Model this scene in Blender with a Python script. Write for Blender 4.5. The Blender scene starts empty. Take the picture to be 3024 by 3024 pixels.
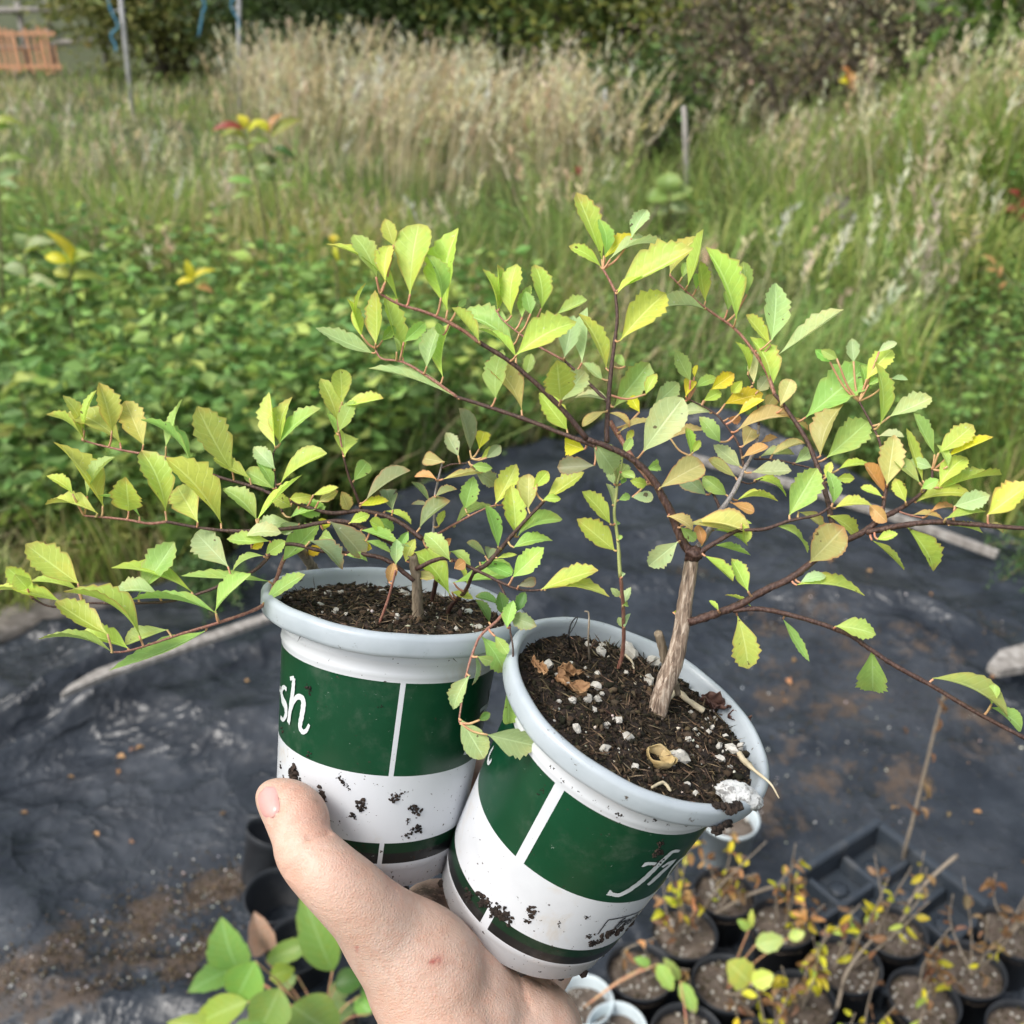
import bpy, bmesh, math, random
import numpy as np
from mathutils import Vector, Matrix
from mathutils.bvhtree import BVHTree

rng = np.random.default_rng(7)
random.seed(7)
R = math.radians
scene = bpy.context.scene
COL = scene.collection

# ------------------------------------------------------------------ camera, sky, sun, exposure
PITCH = R(28); CAM = np.array([0., 0., 1.5]); FPX = 2967.7; CPX = 1512.
cam_d = bpy.data.cameras.new('camera'); cam = bpy.data.objects.new('camera', cam_d); COL.objects.link(cam)
cam.location = CAM; cam.rotation_euler = (R(90) - PITCH, 0, 0)
cam_d.sensor_width = 36; cam_d.lens = 36 * FPX / 3024
cam_d.clip_start = .02; cam_d.clip_end = 500
cam_d.dof.use_dof = True; cam_d.dof.focus_distance = .336; cam_d.dof.aperture_fstop = 17
scene.camera = cam

SUN_EL, SUN_AZ = R(52), R(-125)          # azimuth clockwise from +Y: behind and to the left of the camera
world = bpy.data.worlds.new('World'); scene.world = world; world.use_nodes = True
wn = world.node_tree; wn.nodes.clear()
sky = wn.nodes.new('ShaderNodeTexSky'); sky.sky_type = 'NISHITA'; sky.sun_disc = False
sky.sun_elevation = SUN_EL; sky.sun_rotation = SUN_AZ; sky.air_density = 1.2; sky.dust_density = 4; sky.ozone_density = 1
hs = wn.nodes.new('ShaderNodeHueSaturation'); hs.inputs['Saturation'].default_value = .42
bg = wn.nodes.new('ShaderNodeBackground'); bg.inputs['Strength'].default_value = .15
wo = wn.nodes.new('ShaderNodeOutputWorld')
wn.links.new(sky.outputs[0], hs.inputs['Color']); wn.links.new(hs.outputs[0], bg.inputs[0]); wn.links.new(bg.outputs[0], wo.inputs[0])
sun_d = bpy.data.lights.new('sun', 'SUN'); sun_d.energy = 1.5; sun_d.angle = R(24); sun_d.color = (1, .96, .9)
sun = bpy.data.objects.new('sun', sun_d); COL.objects.link(sun)
sd = Vector((math.sin(SUN_AZ) * math.cos(SUN_EL), math.cos(SUN_AZ) * math.cos(SUN_EL), math.sin(SUN_EL)))
sun.rotation_euler = sd.to_track_quat('Z', 'Y').to_euler()
sun.location = (-3, -4, 8)
vs = scene.view_settings
vs.view_transform = 'Standard'; vs.look = 'None'; vs.exposure = .55; vs.gamma = 1
scene.cycles.use_denoising = True
scene.cycles.max_bounces = 6; scene.cycles.transparent_max_bounces = 6
scene.cycles.caustics_reflective = False; scene.cycles.caustics_refractive = False

# ------------------------------------------------------------------ pixels (3024 frame) to places
UP = np.array([0, math.sin(PITCH), math.cos(PITCH)]); FW = np.array([0, math.cos(PITCH), -math.sin(PITCH)]); RT = np.array([1., 0, 0])
REG = {'A': (0, 1000, 1.932), 'B': (900, 500, 1.932), 'C': (1600, 500, 1.932), 'D': (2024, 900, 1.932), 'E': (700, 1100, 1.932),
       'F': (1400, 1400, 1.932), 'G': (700, 1900, 1.932), 'H': (1300, 2024, 1.932), 'K': (1700, 2424, 2.76), 'Z': (2000, 1500, 1.8867),
       'Q': (2024, 2024, 1.932), 'L': (500, 2324, 2.76), 'T': (0, 0, 3024 / 1932) , 'P': (0, 0, 1.)}
def px(r, x, y):
    o = REG[r]
    if r == 'T': return np.array([x * o[2], y * o[2]])
    return np.array([o[0] + x / o[2], o[1] + y / o[2]])
def ray(p):
    return RT * (p[0] - CPX) / FPX + UP * (CPX - p[1]) / FPX + FW      # unit depth
def at(p, d): return CAM + ray(p) * d
def ground(p, z=0.):
    r = ray(p); return CAM + r * ((z - CAM[2]) / r[2])
def upright(p, Y):
    r = ray(p); return CAM + r * (Y / r[1])
def unit(v): return v / (np.linalg.norm(v) + 1e-12)

# ------------------------------------------------------------------ materials
MATS = {}
class N:
    def __init__(s, name):
        s.m = bpy.data.materials.new(name); s.m.use_nodes = True; s.t = s.m.node_tree; s.t.nodes.clear()
        s.out = s.t.nodes.new('ShaderNodeOutputMaterial'); MATS[name] = s.m
    def n(s, typ, **kw):
        nd = s.t.nodes.new('ShaderNode' + typ)
        for k, v in kw.items():
            if k in nd.inputs: s.set(nd, k, v)
            else: setattr(nd, k, v)
        return nd
    def set(s, nd, k, v):
        if isinstance(v, bpy.types.NodeSocket): s.t.links.new(v, nd.inputs[k])
        else: nd.inputs[k].default_value = v
    def math(s, op, a, b=0., c=None):
        nd = s.t.nodes.new('ShaderNodeMath'); nd.operation = op
        for i, v in enumerate((a, b) if c is None else (a, b, c)): s.set(nd, i, v)
        return nd.outputs[0]
    def mix(s, f, a, b):
        nd = s.t.nodes.new('ShaderNodeMix'); nd.data_type = 'RGBA'
        s.set(nd, 0, f)
        for i, v in ((6, a), (7, b)):
            s.set(nd, i, v if isinstance(v, bpy.types.NodeSocket) else (*v, 1))
        return nd.outputs[2]
    def ramp(s, f, stops):
        nd = s.t.nodes.new('ShaderNodeValToRGB'); cr = nd.color_ramp
        while len(cr.elements) < len(stops): cr.elements.new(.5)
        for e, (p, c) in zip(cr.elements, stops):
            e.position = p; e.color = (*c, 1) if len(c) == 3 else c
        s.t.links.new(f, nd.inputs[0]); return nd.outputs[0]
    def noise(s, scale, detail=4, rough=.55, vec=None, dist=0.):
        nd = s.n('TexNoise', Scale=scale, Detail=detail, Roughness=rough, Distortion=dist)
        if vec is None: vec = s.n('TexCoord').outputs['Object']
        s.t.links.new(vec, nd.inputs['Vector']); return nd.outputs['Fac']
    def step(s, v, lo, hi):
        nd = s.t.nodes.new('ShaderNodeMapRange'); nd.interpolation_type = 'SMOOTHSTEP'
        s.set(nd, 0, v); s.set(nd, 1, lo); s.set(nd, 2, hi); return nd.outputs[0]
    def bump(s, h, strength=.3, dist=.001):
        nd = s.n('Bump', Strength=strength, Distance=dist); s.t.links.new(h, nd.inputs['Height']); return nd.outputs[0]
    def pbr(s, base, rough=.6, normal=None, **kw):
        b = s.t.nodes.new('ShaderNodeBsdfPrincipled')
        s.set(b, 'Base Color', base if isinstance(base, bpy.types.NodeSocket) else (*base, 1)); s.set(b, 'Roughness', rough)
        for k, v in kw.items(): s.set(b, k.replace('_', ' '), v)
        if normal is not None: s.t.links.new(normal, b.inputs['Normal'])
        return b.outputs[0]
    def end(s, sh): s.t.links.new(sh, s.out.inputs['Surface']); return s.m

def simple(name, stops, scale=20, rough=.7, bumps=.3, bdist=.002, detail=5, spec=.5, bscale=None):
    k = N(name); f = k.noise(scale, detail)
    c = k.ramp(f, [(.3 + .4 * i / max(1, len(stops) - 1), s_) for i, s_ in enumerate(stops)])
    bf = f if bscale is None else k.noise(bscale, detail)
    return k.end(k.pbr(c, rough, k.bump(bf, bumps, bdist), Specular_IOR_Level=spec))

def leafy(name, trans=.35, rough=.5, var=.35):
    """leaves whose own colour is carried per leaf in the 'tint' attribute"""
    k = N(name); a = k.n('Attribute', attribute_name='tint')
    f = k.noise(60, 3)
    c = k.mix(k.math('MULTIPLY', f, var), a.outputs['Color'], (.2, .26, .07))
    p = k.pbr(c, rough, Specular_IOR_Level=.35); t = k.n('BsdfTranslucent', Color=c).outputs[0]
    m = k.n('MixShader'); m.inputs[0].default_value = trans
    k.t.links.new(p, m.inputs[1]); k.t.links.new(t, m.inputs[2])
    return k.end(m.outputs[0])

def mat_heroleaf():
    k = N('spirea_leaf'); oi = k.n('ObjectInfo'); uv = k.n('UVMap', uv_map='leaf'); sp = k.n('SeparateXYZ'); k.t.links.new(uv.outputs[0], sp.inputs[0])
    s_ = k.math('ABSOLUTE', sp.outputs[0]); t_ = sp.outputs[1]
    tc = k.n('TexCoord').outputs['Object']
    off = k.n('VectorMath', operation='ADD'); k.t.links.new(tc, off.inputs[0])
    cmb = k.n('CombineXYZ'); k.t.links.new(k.math('MULTIPLY', oi.outputs['Random'], 37.), cmb.inputs[0]); k.t.links.new(cmb.outputs[0], off.inputs[1])
    v = off.outputs[0]
    n1 = k.noise(95, 4, .6, v); n2 = k.noise(420, 3, .6, v); n3 = k.noise(700, 2, .5, v)
    base = oi.outputs['Color']
    hsv = k.n('HueSaturation', Saturation=1.0, Color=base); k.set(hsv, 'Value', k.math('ADD', k.math('MULTIPLY', oi.outputs['Random'], .26), .94))
    def mul(col, v):
        nd = k.t.nodes.new('ShaderNodeMix'); nd.data_type = 'RGBA'; nd.blend_type = 'MULTIPLY'; nd.inputs[0].default_value = 1; k.set(nd, 6, col); k.set(nd, 7, (*v, 1)); return nd.outputs[2]
    h0 = hsv.outputs[0]; c = k.mix(k.math('MULTIPLY', k.step(n1, .42, .72), .55), h0, mul(h0, (1.28, 1.0, .85)))
    c = k.mix(k.math('MULTIPLY', k.step(n2, .5, .75), .3), c, mul(h0, (.5, .62, .6)))
    # veins: paler midrib and slanting side veins
    mid = k.math('SUBTRACT', 1., k.step(s_, .02, .09))
    ph = k.math('FRACT', k.math('MULTIPLY', k.math('SUBTRACT', t_, k.math('MULTIPLY', s_, .22)), 8.))
    sv = k.math('SUBTRACT', 1., k.step(k.math('ABSOLUTE', k.math('SUBTRACT', ph, .5)), .02, .12))
    vein = k.math('MAXIMUM', k.math('MULTIPLY', mid, .55), k.math('MULTIPLY', sv, .2))
    vl = k.n('HueSaturation', Saturation=.8, Value=1.45, Color=h0); c = k.mix(vein, c, vl.outputs[0])
    # reddish and yellowish rim, strongest towards the tip
    ed = k.math('MULTIPLY', k.step(k.math('ADD', k.math('MAXIMUM', s_, k.math('MULTIPLY', t_, .97)), k.math('MULTIPLY', k.math('SUBTRACT', n1, .5), .35)), .8, 1.02), oi.outputs['Alpha'])
    c = k.mix(ed, c, (.55, .2, .1))
    # pale dried water spots and a few brown specks
    c = k.mix(k.math('MULTIPLY', k.step(n3, .7, .78), .6), c, (.72, .76, .6))
    c = k.mix(k.math('MULTIPLY', k.step(k.noise(330, 2, .4, v), .735, .76), .8), c, (.1, .05, .025))
    nor = k.bump(k.math('ADD', k.math('MULTIPLY', vein, -1.2), k.math('MULTIPLY', n2, .8)), .35, .0006)
    p = k.pbr(c, .42, nor, Specular_IOR_Level=.4); t = k.n('BsdfTranslucent', Color=c).outputs[0]
    m = k.n('MixShader'); m.inputs[0].default_value = .38
    k.t.links.new(p, m.inputs[1]); k.t.links.new(t, m.inputs[2]); return k.end(m.outputs[0])

def mat_bark(name, a, b, c2, scale=(900, 900, 60), r=.65):
    k = N(name); mp = k.n('Mapping'); mp.inputs['Scale'].default_value = scale
    k.t.links.new(k.n('TexCoord').outputs['Object'], mp.inputs[0])
    f = k.noise(1, 4, .6, mp.outputs[0], .4)
    return k.end(k.pbr(k.ramp(f, [(.3, a), (.5, b), (.68, c2)]), r, k.bump(f, .7, .0008)))

def mat_cup(name, us, uw):
    """white plastic cup body with printed bands; uv: u = angle/2pi, v = metres below the rim * 10"""
    k = N(name); uv = k.n('UVMap', uv_map='print'); sp = k.n('SeparateXYZ'); k.t.links.new(uv.outputs[0], sp.inputs[0]); u, v = sp.outputs[0], sp.outputs[1]
    def band(x, lo, hi): return k.math('MULTIPLY', k.math('GREATER_THAN', x, lo), k.math('LESS_THAN', x, hi))
    tick = None
    for uc in us:
        m_ = k.math('LESS_THAN', k.math('ABSOLUTE', k.math('SUBTRACT', u, uc)), uw)
        tick = m_ if tick is None else k.math('MAXIMUM', tick, m_)
    notick = k.math('SUBTRACT', 1., tick)
    v2 = k.math('ADD', v, k.math('MULTIPLY', k.math('SUBTRACT', k.noise(30, 2), .5), .0006))
    big = k.math('MULTIPLY', band(v2, H1 * 10, H2 * 10), notick)
    low1 = k.math('MULTIPLY', band(v2, H3 * 10, (H3 + H4) * 5), notick)
    low2 = k.math('MULTIPLY', band(v2, (H3 + H4) * 5, H4 * 10), notick)
    nz = k.noise(45, 5, .6)
    white = k.mix(k.step(nz, .45, .8), (.615, .64, .675), (.56, .585, .615))
    # tea-brown staining low on the wall and under the rim
    stain = k.math('MULTIPLY', k.step(k.noise(34, 6, .65, None, .6), .57, .72), .45)
    white = k.mix(stain, white, (.50, .40, .26))
    green = k.mix(k.step(nz, .35, .75), (.0035, .046, .0185), (.005, .056, .024))
    c = k.mix(big, white, green); c = k.mix(low1, c, (.004, .026, .012)); c = k.mix(low2, c, (.010, .0115, .012))
    ink = k.math('MAXIMUM', big, k.math('MAXIMUM', low1, low2))
    # scuffs through the print
    mp = k.n('Mapping'); mp.inputs['Scale'].default_value = (300, 300, 900); mp.inputs['Rotation'].default_value = (.5, .3, .8)
    k.t.links.new(k.n('TexCoord').outputs['Object'], mp.inputs[0])
    scuff = k.math('MULTIPLY', k.step(k.noise(1, 5, .7, mp.outputs[0]), .685, .70), ink)
    c = k.mix(k.math('MULTIPLY', scuff, .5), c, (.6, .66, .62))
    # hazy grime film
    c = k.mix(k.math('MULTIPLY', k.step(k.noise(70, 5, .7), .5, .8), k.math('ADD', .05, k.math('MULTIPLY', ink, .04))), c, (.45, .43, .4))
    # fine specks of peat, denser low down on the wall
    d1 = k.noise(650, 3, .6); dens = k.math('ADD', k.math('MULTIPLY', k.noise(60, 3, .6), .18), k.math('MULTIPLY', k.step(v, .4, .85), .035))
    spk = k.step(k.math('ADD', d1, dens), .795, .82)
    c = k.mix(k.math('MULTIPLY', spk, .9), c, (.035, .022, .014))
    return k.end(k.pbr(c, k.math('ADD', .3, k.math('MULTIPLY', spk, .5)), k.bump(k.math('ADD', k.math('MULTIPLY', nz, .3), spk), .25, .0006), Specular_IOR_Level=.4, Subsurface_Weight=.0))

def mat_skin():
    k = N('skin'); a = k.n('Attribute', attribute_name='red'); rd = k.n('SeparateColor'); k.t.links.new(a.outputs['Color'], rd.inputs[0])
    n1 = k.noise(35, 4); n2 = k.noise(220, 4, .65)
    c = k.mix(k.step(n1, .35, .7), (.60, .40, .31), (.64, .465, .38))
    c = k.mix(k.math('MULTIPLY', k.step(n2, .42, .7), .42), c, (.56, .30, .21))
    c = k.mix(k.math('MULTIPLY', rd.outputs[0], .55), c, (.58, .235, .17))
    c = k.mix(rd.outputs[1], c, (.33, .05, .045))
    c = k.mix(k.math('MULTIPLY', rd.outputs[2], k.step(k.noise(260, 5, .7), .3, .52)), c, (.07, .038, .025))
    vo = k.n('TexVoronoi', feature='DISTANCE_TO_EDGE', Scale=900.); k.t.links.new(k.n('TexCoord').outputs['Object'], vo.inputs['Vector'])
    mp = k.n('Mapping'); mp.inputs['Scale'].default_value = (250, 900, 700); mp.inputs['Rotation'].default_value = (0, .5, .6)
    k.t.links.new(k.n('TexCoord').outputs['Object'], mp.inputs[0])
    h = k.math('ADD', k.math('MULTIPLY', vo.outputs['Distance'], .8), k.math('ADD', k.math('MULTIPLY', n2, .5), k.math('MULTIPLY', k.noise(1, 3, .6, mp.outputs[0]), .7)))
    return k.end(k.pbr(c, .47, k.bump(h, .5, .0007), Specular_IOR_Level=.4, Subsurface_Weight=.22, Subsurface_Radius=(.006, .0025, .0015), Subsurface_Scale=.6))

def mat_fabric():
    k = N('landscape_fabric'); n1 = k.noise(1.7, 6, .6); n2 = k.noise(9, 6, .6)
    c = k.mix(k.step(n2, .3, .75), (.012, .016, .022), (.032, .040, .051))
    dust = k.math('MULTIPLY', k.step(k.math('ADD', k.math('MULTIPLY', n1, .7), k.math('MULTIPLY', n2, .3)), .47, .62), .3)
    c = k.mix(dust, c, (.07, .073, .08))
    a = k.n('Attribute', attribute_name='soil'); rd = k.n('SeparateColor'); k.t.links.new(a.outputs['Color'], rd.inputs[0])
    sm = k.math('MULTIPLY', k.step(k.math('ADD', rd.outputs[0], k.math('MULTIPLY', k.math('SUBTRACT', k.noise(16, 7, .65), .5), 1.3)), .38, .6), .85)
    c = k.mix(sm, c, k.mix(k.noise(60, 4), (.05, .034, .022), (.115, .08, .056)))
    w = k.n('TexWave', Scale=160.); k.t.links.new(k.n('TexCoord').outputs['Object'], w.inputs['Vector'])
    rg = lambda sc_, d_: k.math('SUBTRACT', 1., k.math('ABSOLUTE', k.math('SUBTRACT', k.math('MULTIPLY', k.noise(sc_, 4, .55, None, d_), 2.), 1.)))
    h = k.math('ADD', k.math('ADD', k.math('MULTIPLY', k.math('POWER', rg(2.6, .25), 7.), 1.5), k.math('MULTIPLY', k.math('POWER', rg(8, .15), 9.), .45)), k.math('ADD', k.math('MULTIPLY', k.noise(30, 5, .6), .25), k.math('MULTIPLY', sm, .3)))
    return k.end(k.pbr(c, k.math('ADD', .34, k.math('MULTIPLY', sm, .45)), k.bump(h, .45, .02), Specular_IOR_Level=.5))

# ------------------------------------------------------------------ mesh helpers
def link(o, parent=None):
    COL.objects.link(o)
    if parent is not None: o.parent = parent
    return o
def wloc(o):
    v = np.zeros(3)
    while o is not None: v = v + np.array(o.location); o = o.parent
    return v
def thing(name, loc, label, cat, group=None):
    o = bpy.data.objects.new(name, None); o.empty_display_size = .02; o.location = tuple(map(float, loc)); link(o)
    o['label'] = label; o['category'] = cat
    if group: o['group'] = group
    return o
def tag(o, label, cat, group=None):
    o['label'] = label; o['category'] = cat
    if group: o['group'] = group
    return o
def fast(name, V, T, tint=None, smooth=False):
    me = bpy.data.meshes.new(name); V = np.asarray(V, np.float32); T = np.asarray(T, np.int32)
    me.vertices.add(len(V)); me.vertices.foreach_set('co', V.ravel())
    k = T.shape[1]; me.loops.add(T.size); me.loops.foreach_set('vertex_index', T.ravel())
    me.polygons.add(len(T)); me.polygons.foreach_set('loop_start', np.arange(len(T), dtype=np.int32) * k)
    me.polygons.foreach_set('loop_total', np.full(len(T), k, np.int32))
    if smooth: me.polygons.foreach_set('use_smooth', np.ones(len(T), bool))
    me.update(calc_edges=True)
    if tint is not None:
        a = me.color_attributes.new('tint', 'FLOAT_COLOR', 'POINT')
        a.data.foreach_set('color', np.c_[np.asarray(tint, np.float32), np.ones(len(V), np.float32)].ravel())
    return me
def mesh(name, V, Fs, mat, parent=None, origin=None, smooth=True, mats=None, midx=None):
    """V in world metres; one object, relative to its parent or to its own origin"""
    V = np.asarray(V, float)
    o0 = wloc(parent) if parent is not None else (np.array([V[:, 0].mean(), V[:, 1].mean(), V[:, 2].min()]) if origin is None else np.asarray(origin, float))
    me = bpy.data.meshes.new(name)
    if isinstance(Fs, np.ndarray): me = fast(name, V - o0, Fs, smooth=smooth)
    else:
        me.from_pydata((V - o0).tolist(), [], [tuple(map(int, f)) for f in Fs]); me.update()
        if smooth: me.polygons.foreach_set('use_smooth', [True] * len(me.polygons))
    for m in (mats or [mat]): me.materials.append(m)
    if midx is not None: me.polygons.foreach_set('material_index', np.asarray(midx, np.int32))
    o = bpy.data.objects.new(name, me)
    if parent is None: o.location = tuple(o0)
    return link(o, parent)
def join(parts):
    V = []; Fs = []; n = 0
    for v, f in parts:
        V.append(np.asarray(v, float)); Fs += [tuple(i + n for i in q) for q in f]; n += len(v)
    return np.concatenate(V), Fs
def catmull(P, k=6):
    P = np.asarray(P, float)
    if len(P) < 3:
        t = np.linspace(0, 1, k + 1)[:, None]; return P[0] * (1 - t) + P[-1] * t
    Q = np.vstack([2 * P[0] - P[1], P, 2 * P[-1] - P[-2]]); out = []
    for i in range(1, len(Q) - 2):
        for t in np.arange(k) / k:
            a, b, c, d = Q[i - 1], Q[i], Q[i + 1], Q[i + 2]
            out.append(.5 * (2 * b + (c - a) * t + (2 * a - 5 * b + 4 * c - d) * t * t + (3 * b - a - 3 * c + d) * t ** 3))
    out.append(Q[-2]); return np.array(out)
def tube(P, r, n=8, cap=True, rough=0., seed=0, ridge=0.):
    P = np.asarray(P, float); m = len(P); r = np.broadcast_to(np.asarray(r, float), (m,)) if np.ndim(r) == 0 else np.interp(np.linspace(0, 1, m), np.linspace(0, 1, len(r)), r)
    T = np.gradient(P, axis=0); T /= np.linalg.norm(T, axis=1)[:, None] + 1e-12
    a = np.array([.3, .5, .81]); X = np.cross(T, a); X /= np.linalg.norm(X, axis=1)[:, None] + 1e-9; Y = np.cross(T, X)
    th = np.linspace(0, 2 * np.pi, n, endpoint=False); g = np.random.default_rng(seed)
    rr = r[:, None] * (1 + rough * g.standard_normal((m, n)) + ridge * g.standard_normal((1, n)))
    V = P[:, None] + rr[..., None] * (np.cos(th)[None, :, None] * X[:, None] + np.sin(th)[None, :, None] * Y[:, None])
    Fs = [(i * n + j, i * n + (j + 1) % n, (i + 1) * n + (j + 1) % n, (i + 1) * n + j) for i in range(m - 1) for j in range(n)]
    if cap: Fs += [tuple(range(n - 1, -1, -1)), tuple(range((m - 1) * n, m * n))]
    return V.reshape(-1, 3), Fs
def lathe(prof, n=48, wob=0., seed=0):
    prof = np.asarray(prof, float); m = len(prof); th = np.linspace(0, 2 * np.pi, n, endpoint=False)
    w = 1 + wob * (np.sin(th * 2 + seed) + .5 * np.sin(th * 3 + 2 * seed) + .4 * np.sin(th * 7 + seed))
    V = np.stack([prof[:, 0][:, None] * np.cos(th) * w, prof[:, 0][:, None] * np.sin(th) * w, np.repeat(prof[:, 1][:, None], n, 1)], 2).reshape(-1, 3)
    Fs = [(i * n + j, i * n + (j + 1) % n, (i + 1) * n + (j + 1) % n, (i + 1) * n + j) for i in range(m - 1) for j in range(n)]
    return V, Fs
_ico = {}
def ico(sub):
    if sub not in _ico:
        b = bmesh.new(); bmesh.ops.create_icosphere(b, subdivisions=sub, radius=1)
        _ico[sub] = (np.array([v.co[:] for v in b.verts]), [tuple(v.index for v in f.verts) for f in b.faces]); b.free()
    return _ico[sub]
def lump(c, r, sub=2, rough=.2, sq=(1, 1, 1), g=rng):
    V, Fs = ico(sub); k = V * np.asarray(sq)
    d = sum(np.sin((V @ g.standard_normal(3)) * f + g.uniform(0, 6)) / f ** .6 for f in (2, 3.5, 5, 8)) * .35
    k = k * (1 + rough * d)[:, None] * (1 + rough * .25 * g.standard_normal(len(V)))[:, None]
    q = unit(g.standard_normal(4)); M = np.array(Matrix.Rotation(g.uniform(0, 6.28), 3, Vector(q[:3])))
    return np.asarray(c) + r * k @ M.T, Fs
def box(c, s, rz=0.):
    V = np.array([(x, y, z) for z in (-.5, .5) for x, y in ((-.5, -.5), (.5, -.5), (.5, .5), (-.5, .5))]) * s
    cz, sz = math.cos(rz), math.sin(rz); V = V @ np.array([[cz, sz, 0], [-sz, cz, 0], [0, 0, 1]])
    return V + np.asarray(c), [(0, 3, 2, 1), (4, 5, 6, 7), (0, 1, 5, 4), (1, 2, 6, 5), (2, 3, 7, 6), (3, 0, 4, 7)]

# many small leaves / blades at once (numpy)
def leaf_cloud(P, D, L, W, cols, fold=.25):
    """P base, D unit direction, L length, W width arrays -> folded 4-point leaves"""
    n = len(P); rnd = rng.standard_normal((n, 3)); S = np.cross(D, rnd); S /= np.linalg.norm(S, axis=1)[:, None] + 1e-9
    Nn = np.cross(S, D); L = np.asarray(L)[:, None]; W = np.asarray(W)[:, None]
    mid = P + D * L * .5
    V = np.stack([P, mid + S * W * .5 + Nn * W * fold, P + D * L - Nn * L * .12, mid - S * W * .5 + Nn * W * fold], 1).reshape(-1, 3)
    b = np.arange(n)[:, None] * 4
    T = np.concatenate([b + np.array([[0, 1, 2]]), b + np.array([[0, 2, 3]])], 1).reshape(-1, 3)
    return V, T, np.repeat(cols, 4, 0)
def blades(P, h, lean, w, cols, tipcols=None):
    n = len(P); a = rng.uniform(0, 2 * np.pi, n); S = np.stack([np.cos(a), np.sin(a), 0 * a], 1)
    ks = (0, .4, .75, 1.); V = []
    for k in ks:
        c = P + np.c_[lean * (h * k * k)[:, None], h * k * (1 - .25 * k * np.minimum(1, (lean ** 2).sum(1)))]
        if k < 1: V += [c - S * (w * .5 * (1 - .55 * k))[:, None], c + S * (w * .5 * (1 - .55 * k))[:, None]]
        else: V += [c]
    V = np.stack(V, 1).reshape(-1, 3); b = np.arange(n)[:, None] * 7
    T = np.concatenate([b + np.array([q]) for q in ((0, 1, 3), (0, 3, 2), (2, 3, 5), (2, 5, 4), (4, 5, 6))], 1).reshape(-1, 3)
    t = np.repeat(cols, 7, 0)
    return V, T, t
def merge(parts):
    V = []; T = []; C = []; n = 0
    for v, t, c in parts: V.append(v); T.append(t + n); C.append(c); n += len(v)
    return np.concatenate(V), np.concatenate(T), np.concatenate(C)
def cloud_obj(name, vtc, mat, parent=None, origin=(0, 0, 0), stuff=False):
    v, t, c = vtc; o0 = wloc(parent) if parent is not None else np.asarray(origin, float)
    me = fast(name, v - o0, t, c); me.materials.append(mat); o = bpy.data.objects.new(name, me)
    if parent is None: o.location = tuple(o0)
    link(o, parent)
    if stuff: o['kind'] = 'stuff'
    return o
def pick(cols, n, jit=.18):
    cols = np.asarray(cols, float); c = cols[rng.integers(0, len(cols), n)]
    return np.clip(c * (1 + jit * rng.standard_normal((n, 1))) * (1 + .06 * rng.standard_normal((n, 3))), .004, .8)

# ================================================================== the setting
def vnoise(x, y, seed=0):
    x = np.asarray(x, float); y = np.asarray(y, float); xi = np.floor(x).astype(np.int64); yi = np.floor(y).astype(np.int64); fx = x - xi; fy = y - yi
    def hsh(a, b):
        h = (a * 374761393 + b * 668265263 + seed * 982451653) & 0x7fffffff; h = ((h ^ (h >> 13)) * 1274126177) & 0x7fffffff
        return ((h ^ (h >> 16)) & 0xffff) / 65535.
    u = fx * fx * (3 - 2 * fx); v = fy * fy * (3 - 2 * fy)
    return (hsh(xi, yi) * (1 - u) + hsh(xi + 1, yi) * u) * (1 - v) + (hsh(xi, yi + 1) * (1 - u) + hsh(xi + 1, yi + 1) * u) * v
def fbm(x, y, o=4, seed=0): return sum(vnoise(x * 2 ** i, y * 2 ** i, seed + i) * .5 ** i for i in range(o)) / (2 - .5 ** (o - 1))
def sstep(x, a, b): t = np.clip((x - a) / (b - a), 0, 1); return t * t * (3 - 2 * t)
def terr(x, y):
    x = np.asarray(x, float); y = np.asarray(y, float)
    return .55 * sstep(x, .6, 4.) * sstep(y, 3.2, 8.) + .10 * (fbm(x * .5, y * .5, 3, 5) - .5) * sstep(y, 3.5, 6)
def on_terr(p):
    z = 0.
    for _ in range(8):
        g = ground(p, z); z = float(terr(g[0], g[1]))
    return g

M_ground = simple('meadow_soil', [(.035, .04, .015), (.06, .075, .025), (.10, .10, .04)], 3, .95, .5, .03)
gx = np.sign(np.linspace(-1, 1, 121)) * np.abs(np.linspace(-1, 1, 121)) ** 2.2 * 150; gy = -12 + np.linspace(0, 1, 141) ** 2.4 * 260
XX, YY = np.meshgrid(gx, gy); ZZ = terr(XX, YY)
idx = np.arange(XX.size).reshape(XX.shape)
quad = np.stack([idx[:-1, :-1], idx[:-1, 1:], idx[1:, 1:], idx[1:, :-1]], -1).reshape(-1, 4)
gr = mesh('ground', np.stack([XX, YY, ZZ], -1).reshape(-1, 3), quad, M_ground, origin=(0, 0, 0)); gr['kind'] = 'structure'

# black sheet over the bed, its far edge as in the photograph
far_px = [(-700, 1560), (-300, 1370), (-100, 1270), (100, 1205), (300, 1135), (500, 1045), (700, 985), (850, 925), (1000, 872), (1150, 825), (1250, 812), (1360, 835), (1500, 890), (1700, 965), (1932, 1055), (2300, 1200), (2700, 1350)]
fe = np.array([ground(px('T', *p))[:2] for p in far_px]); fe = fe[np.argsort(fe[:, 0])]
def yfar(x): return np.interp(x, fe[:, 0], fe[:, 1])
nx, ny = 260, 230
sx = np.linspace(-2.2, 2.6, nx); sy = np.linspace(0, 1, ny)
FX = np.repeat(sx[None], ny, 0); edge = yfar(sx) + .05 * (vnoise(sx * 6, sx * 0, 3) - .5)
FY = -.7 + sy[:, None] * (edge + .7)[None]
warp = 1.2 * (fbm(FX * 2, FY * 2, 3, 9) - .5)
rid = lambda x, s_: 1 - np.abs(2 * vnoise(x, x * 0 + s_ * 7.7, s_) - 1)
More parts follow.
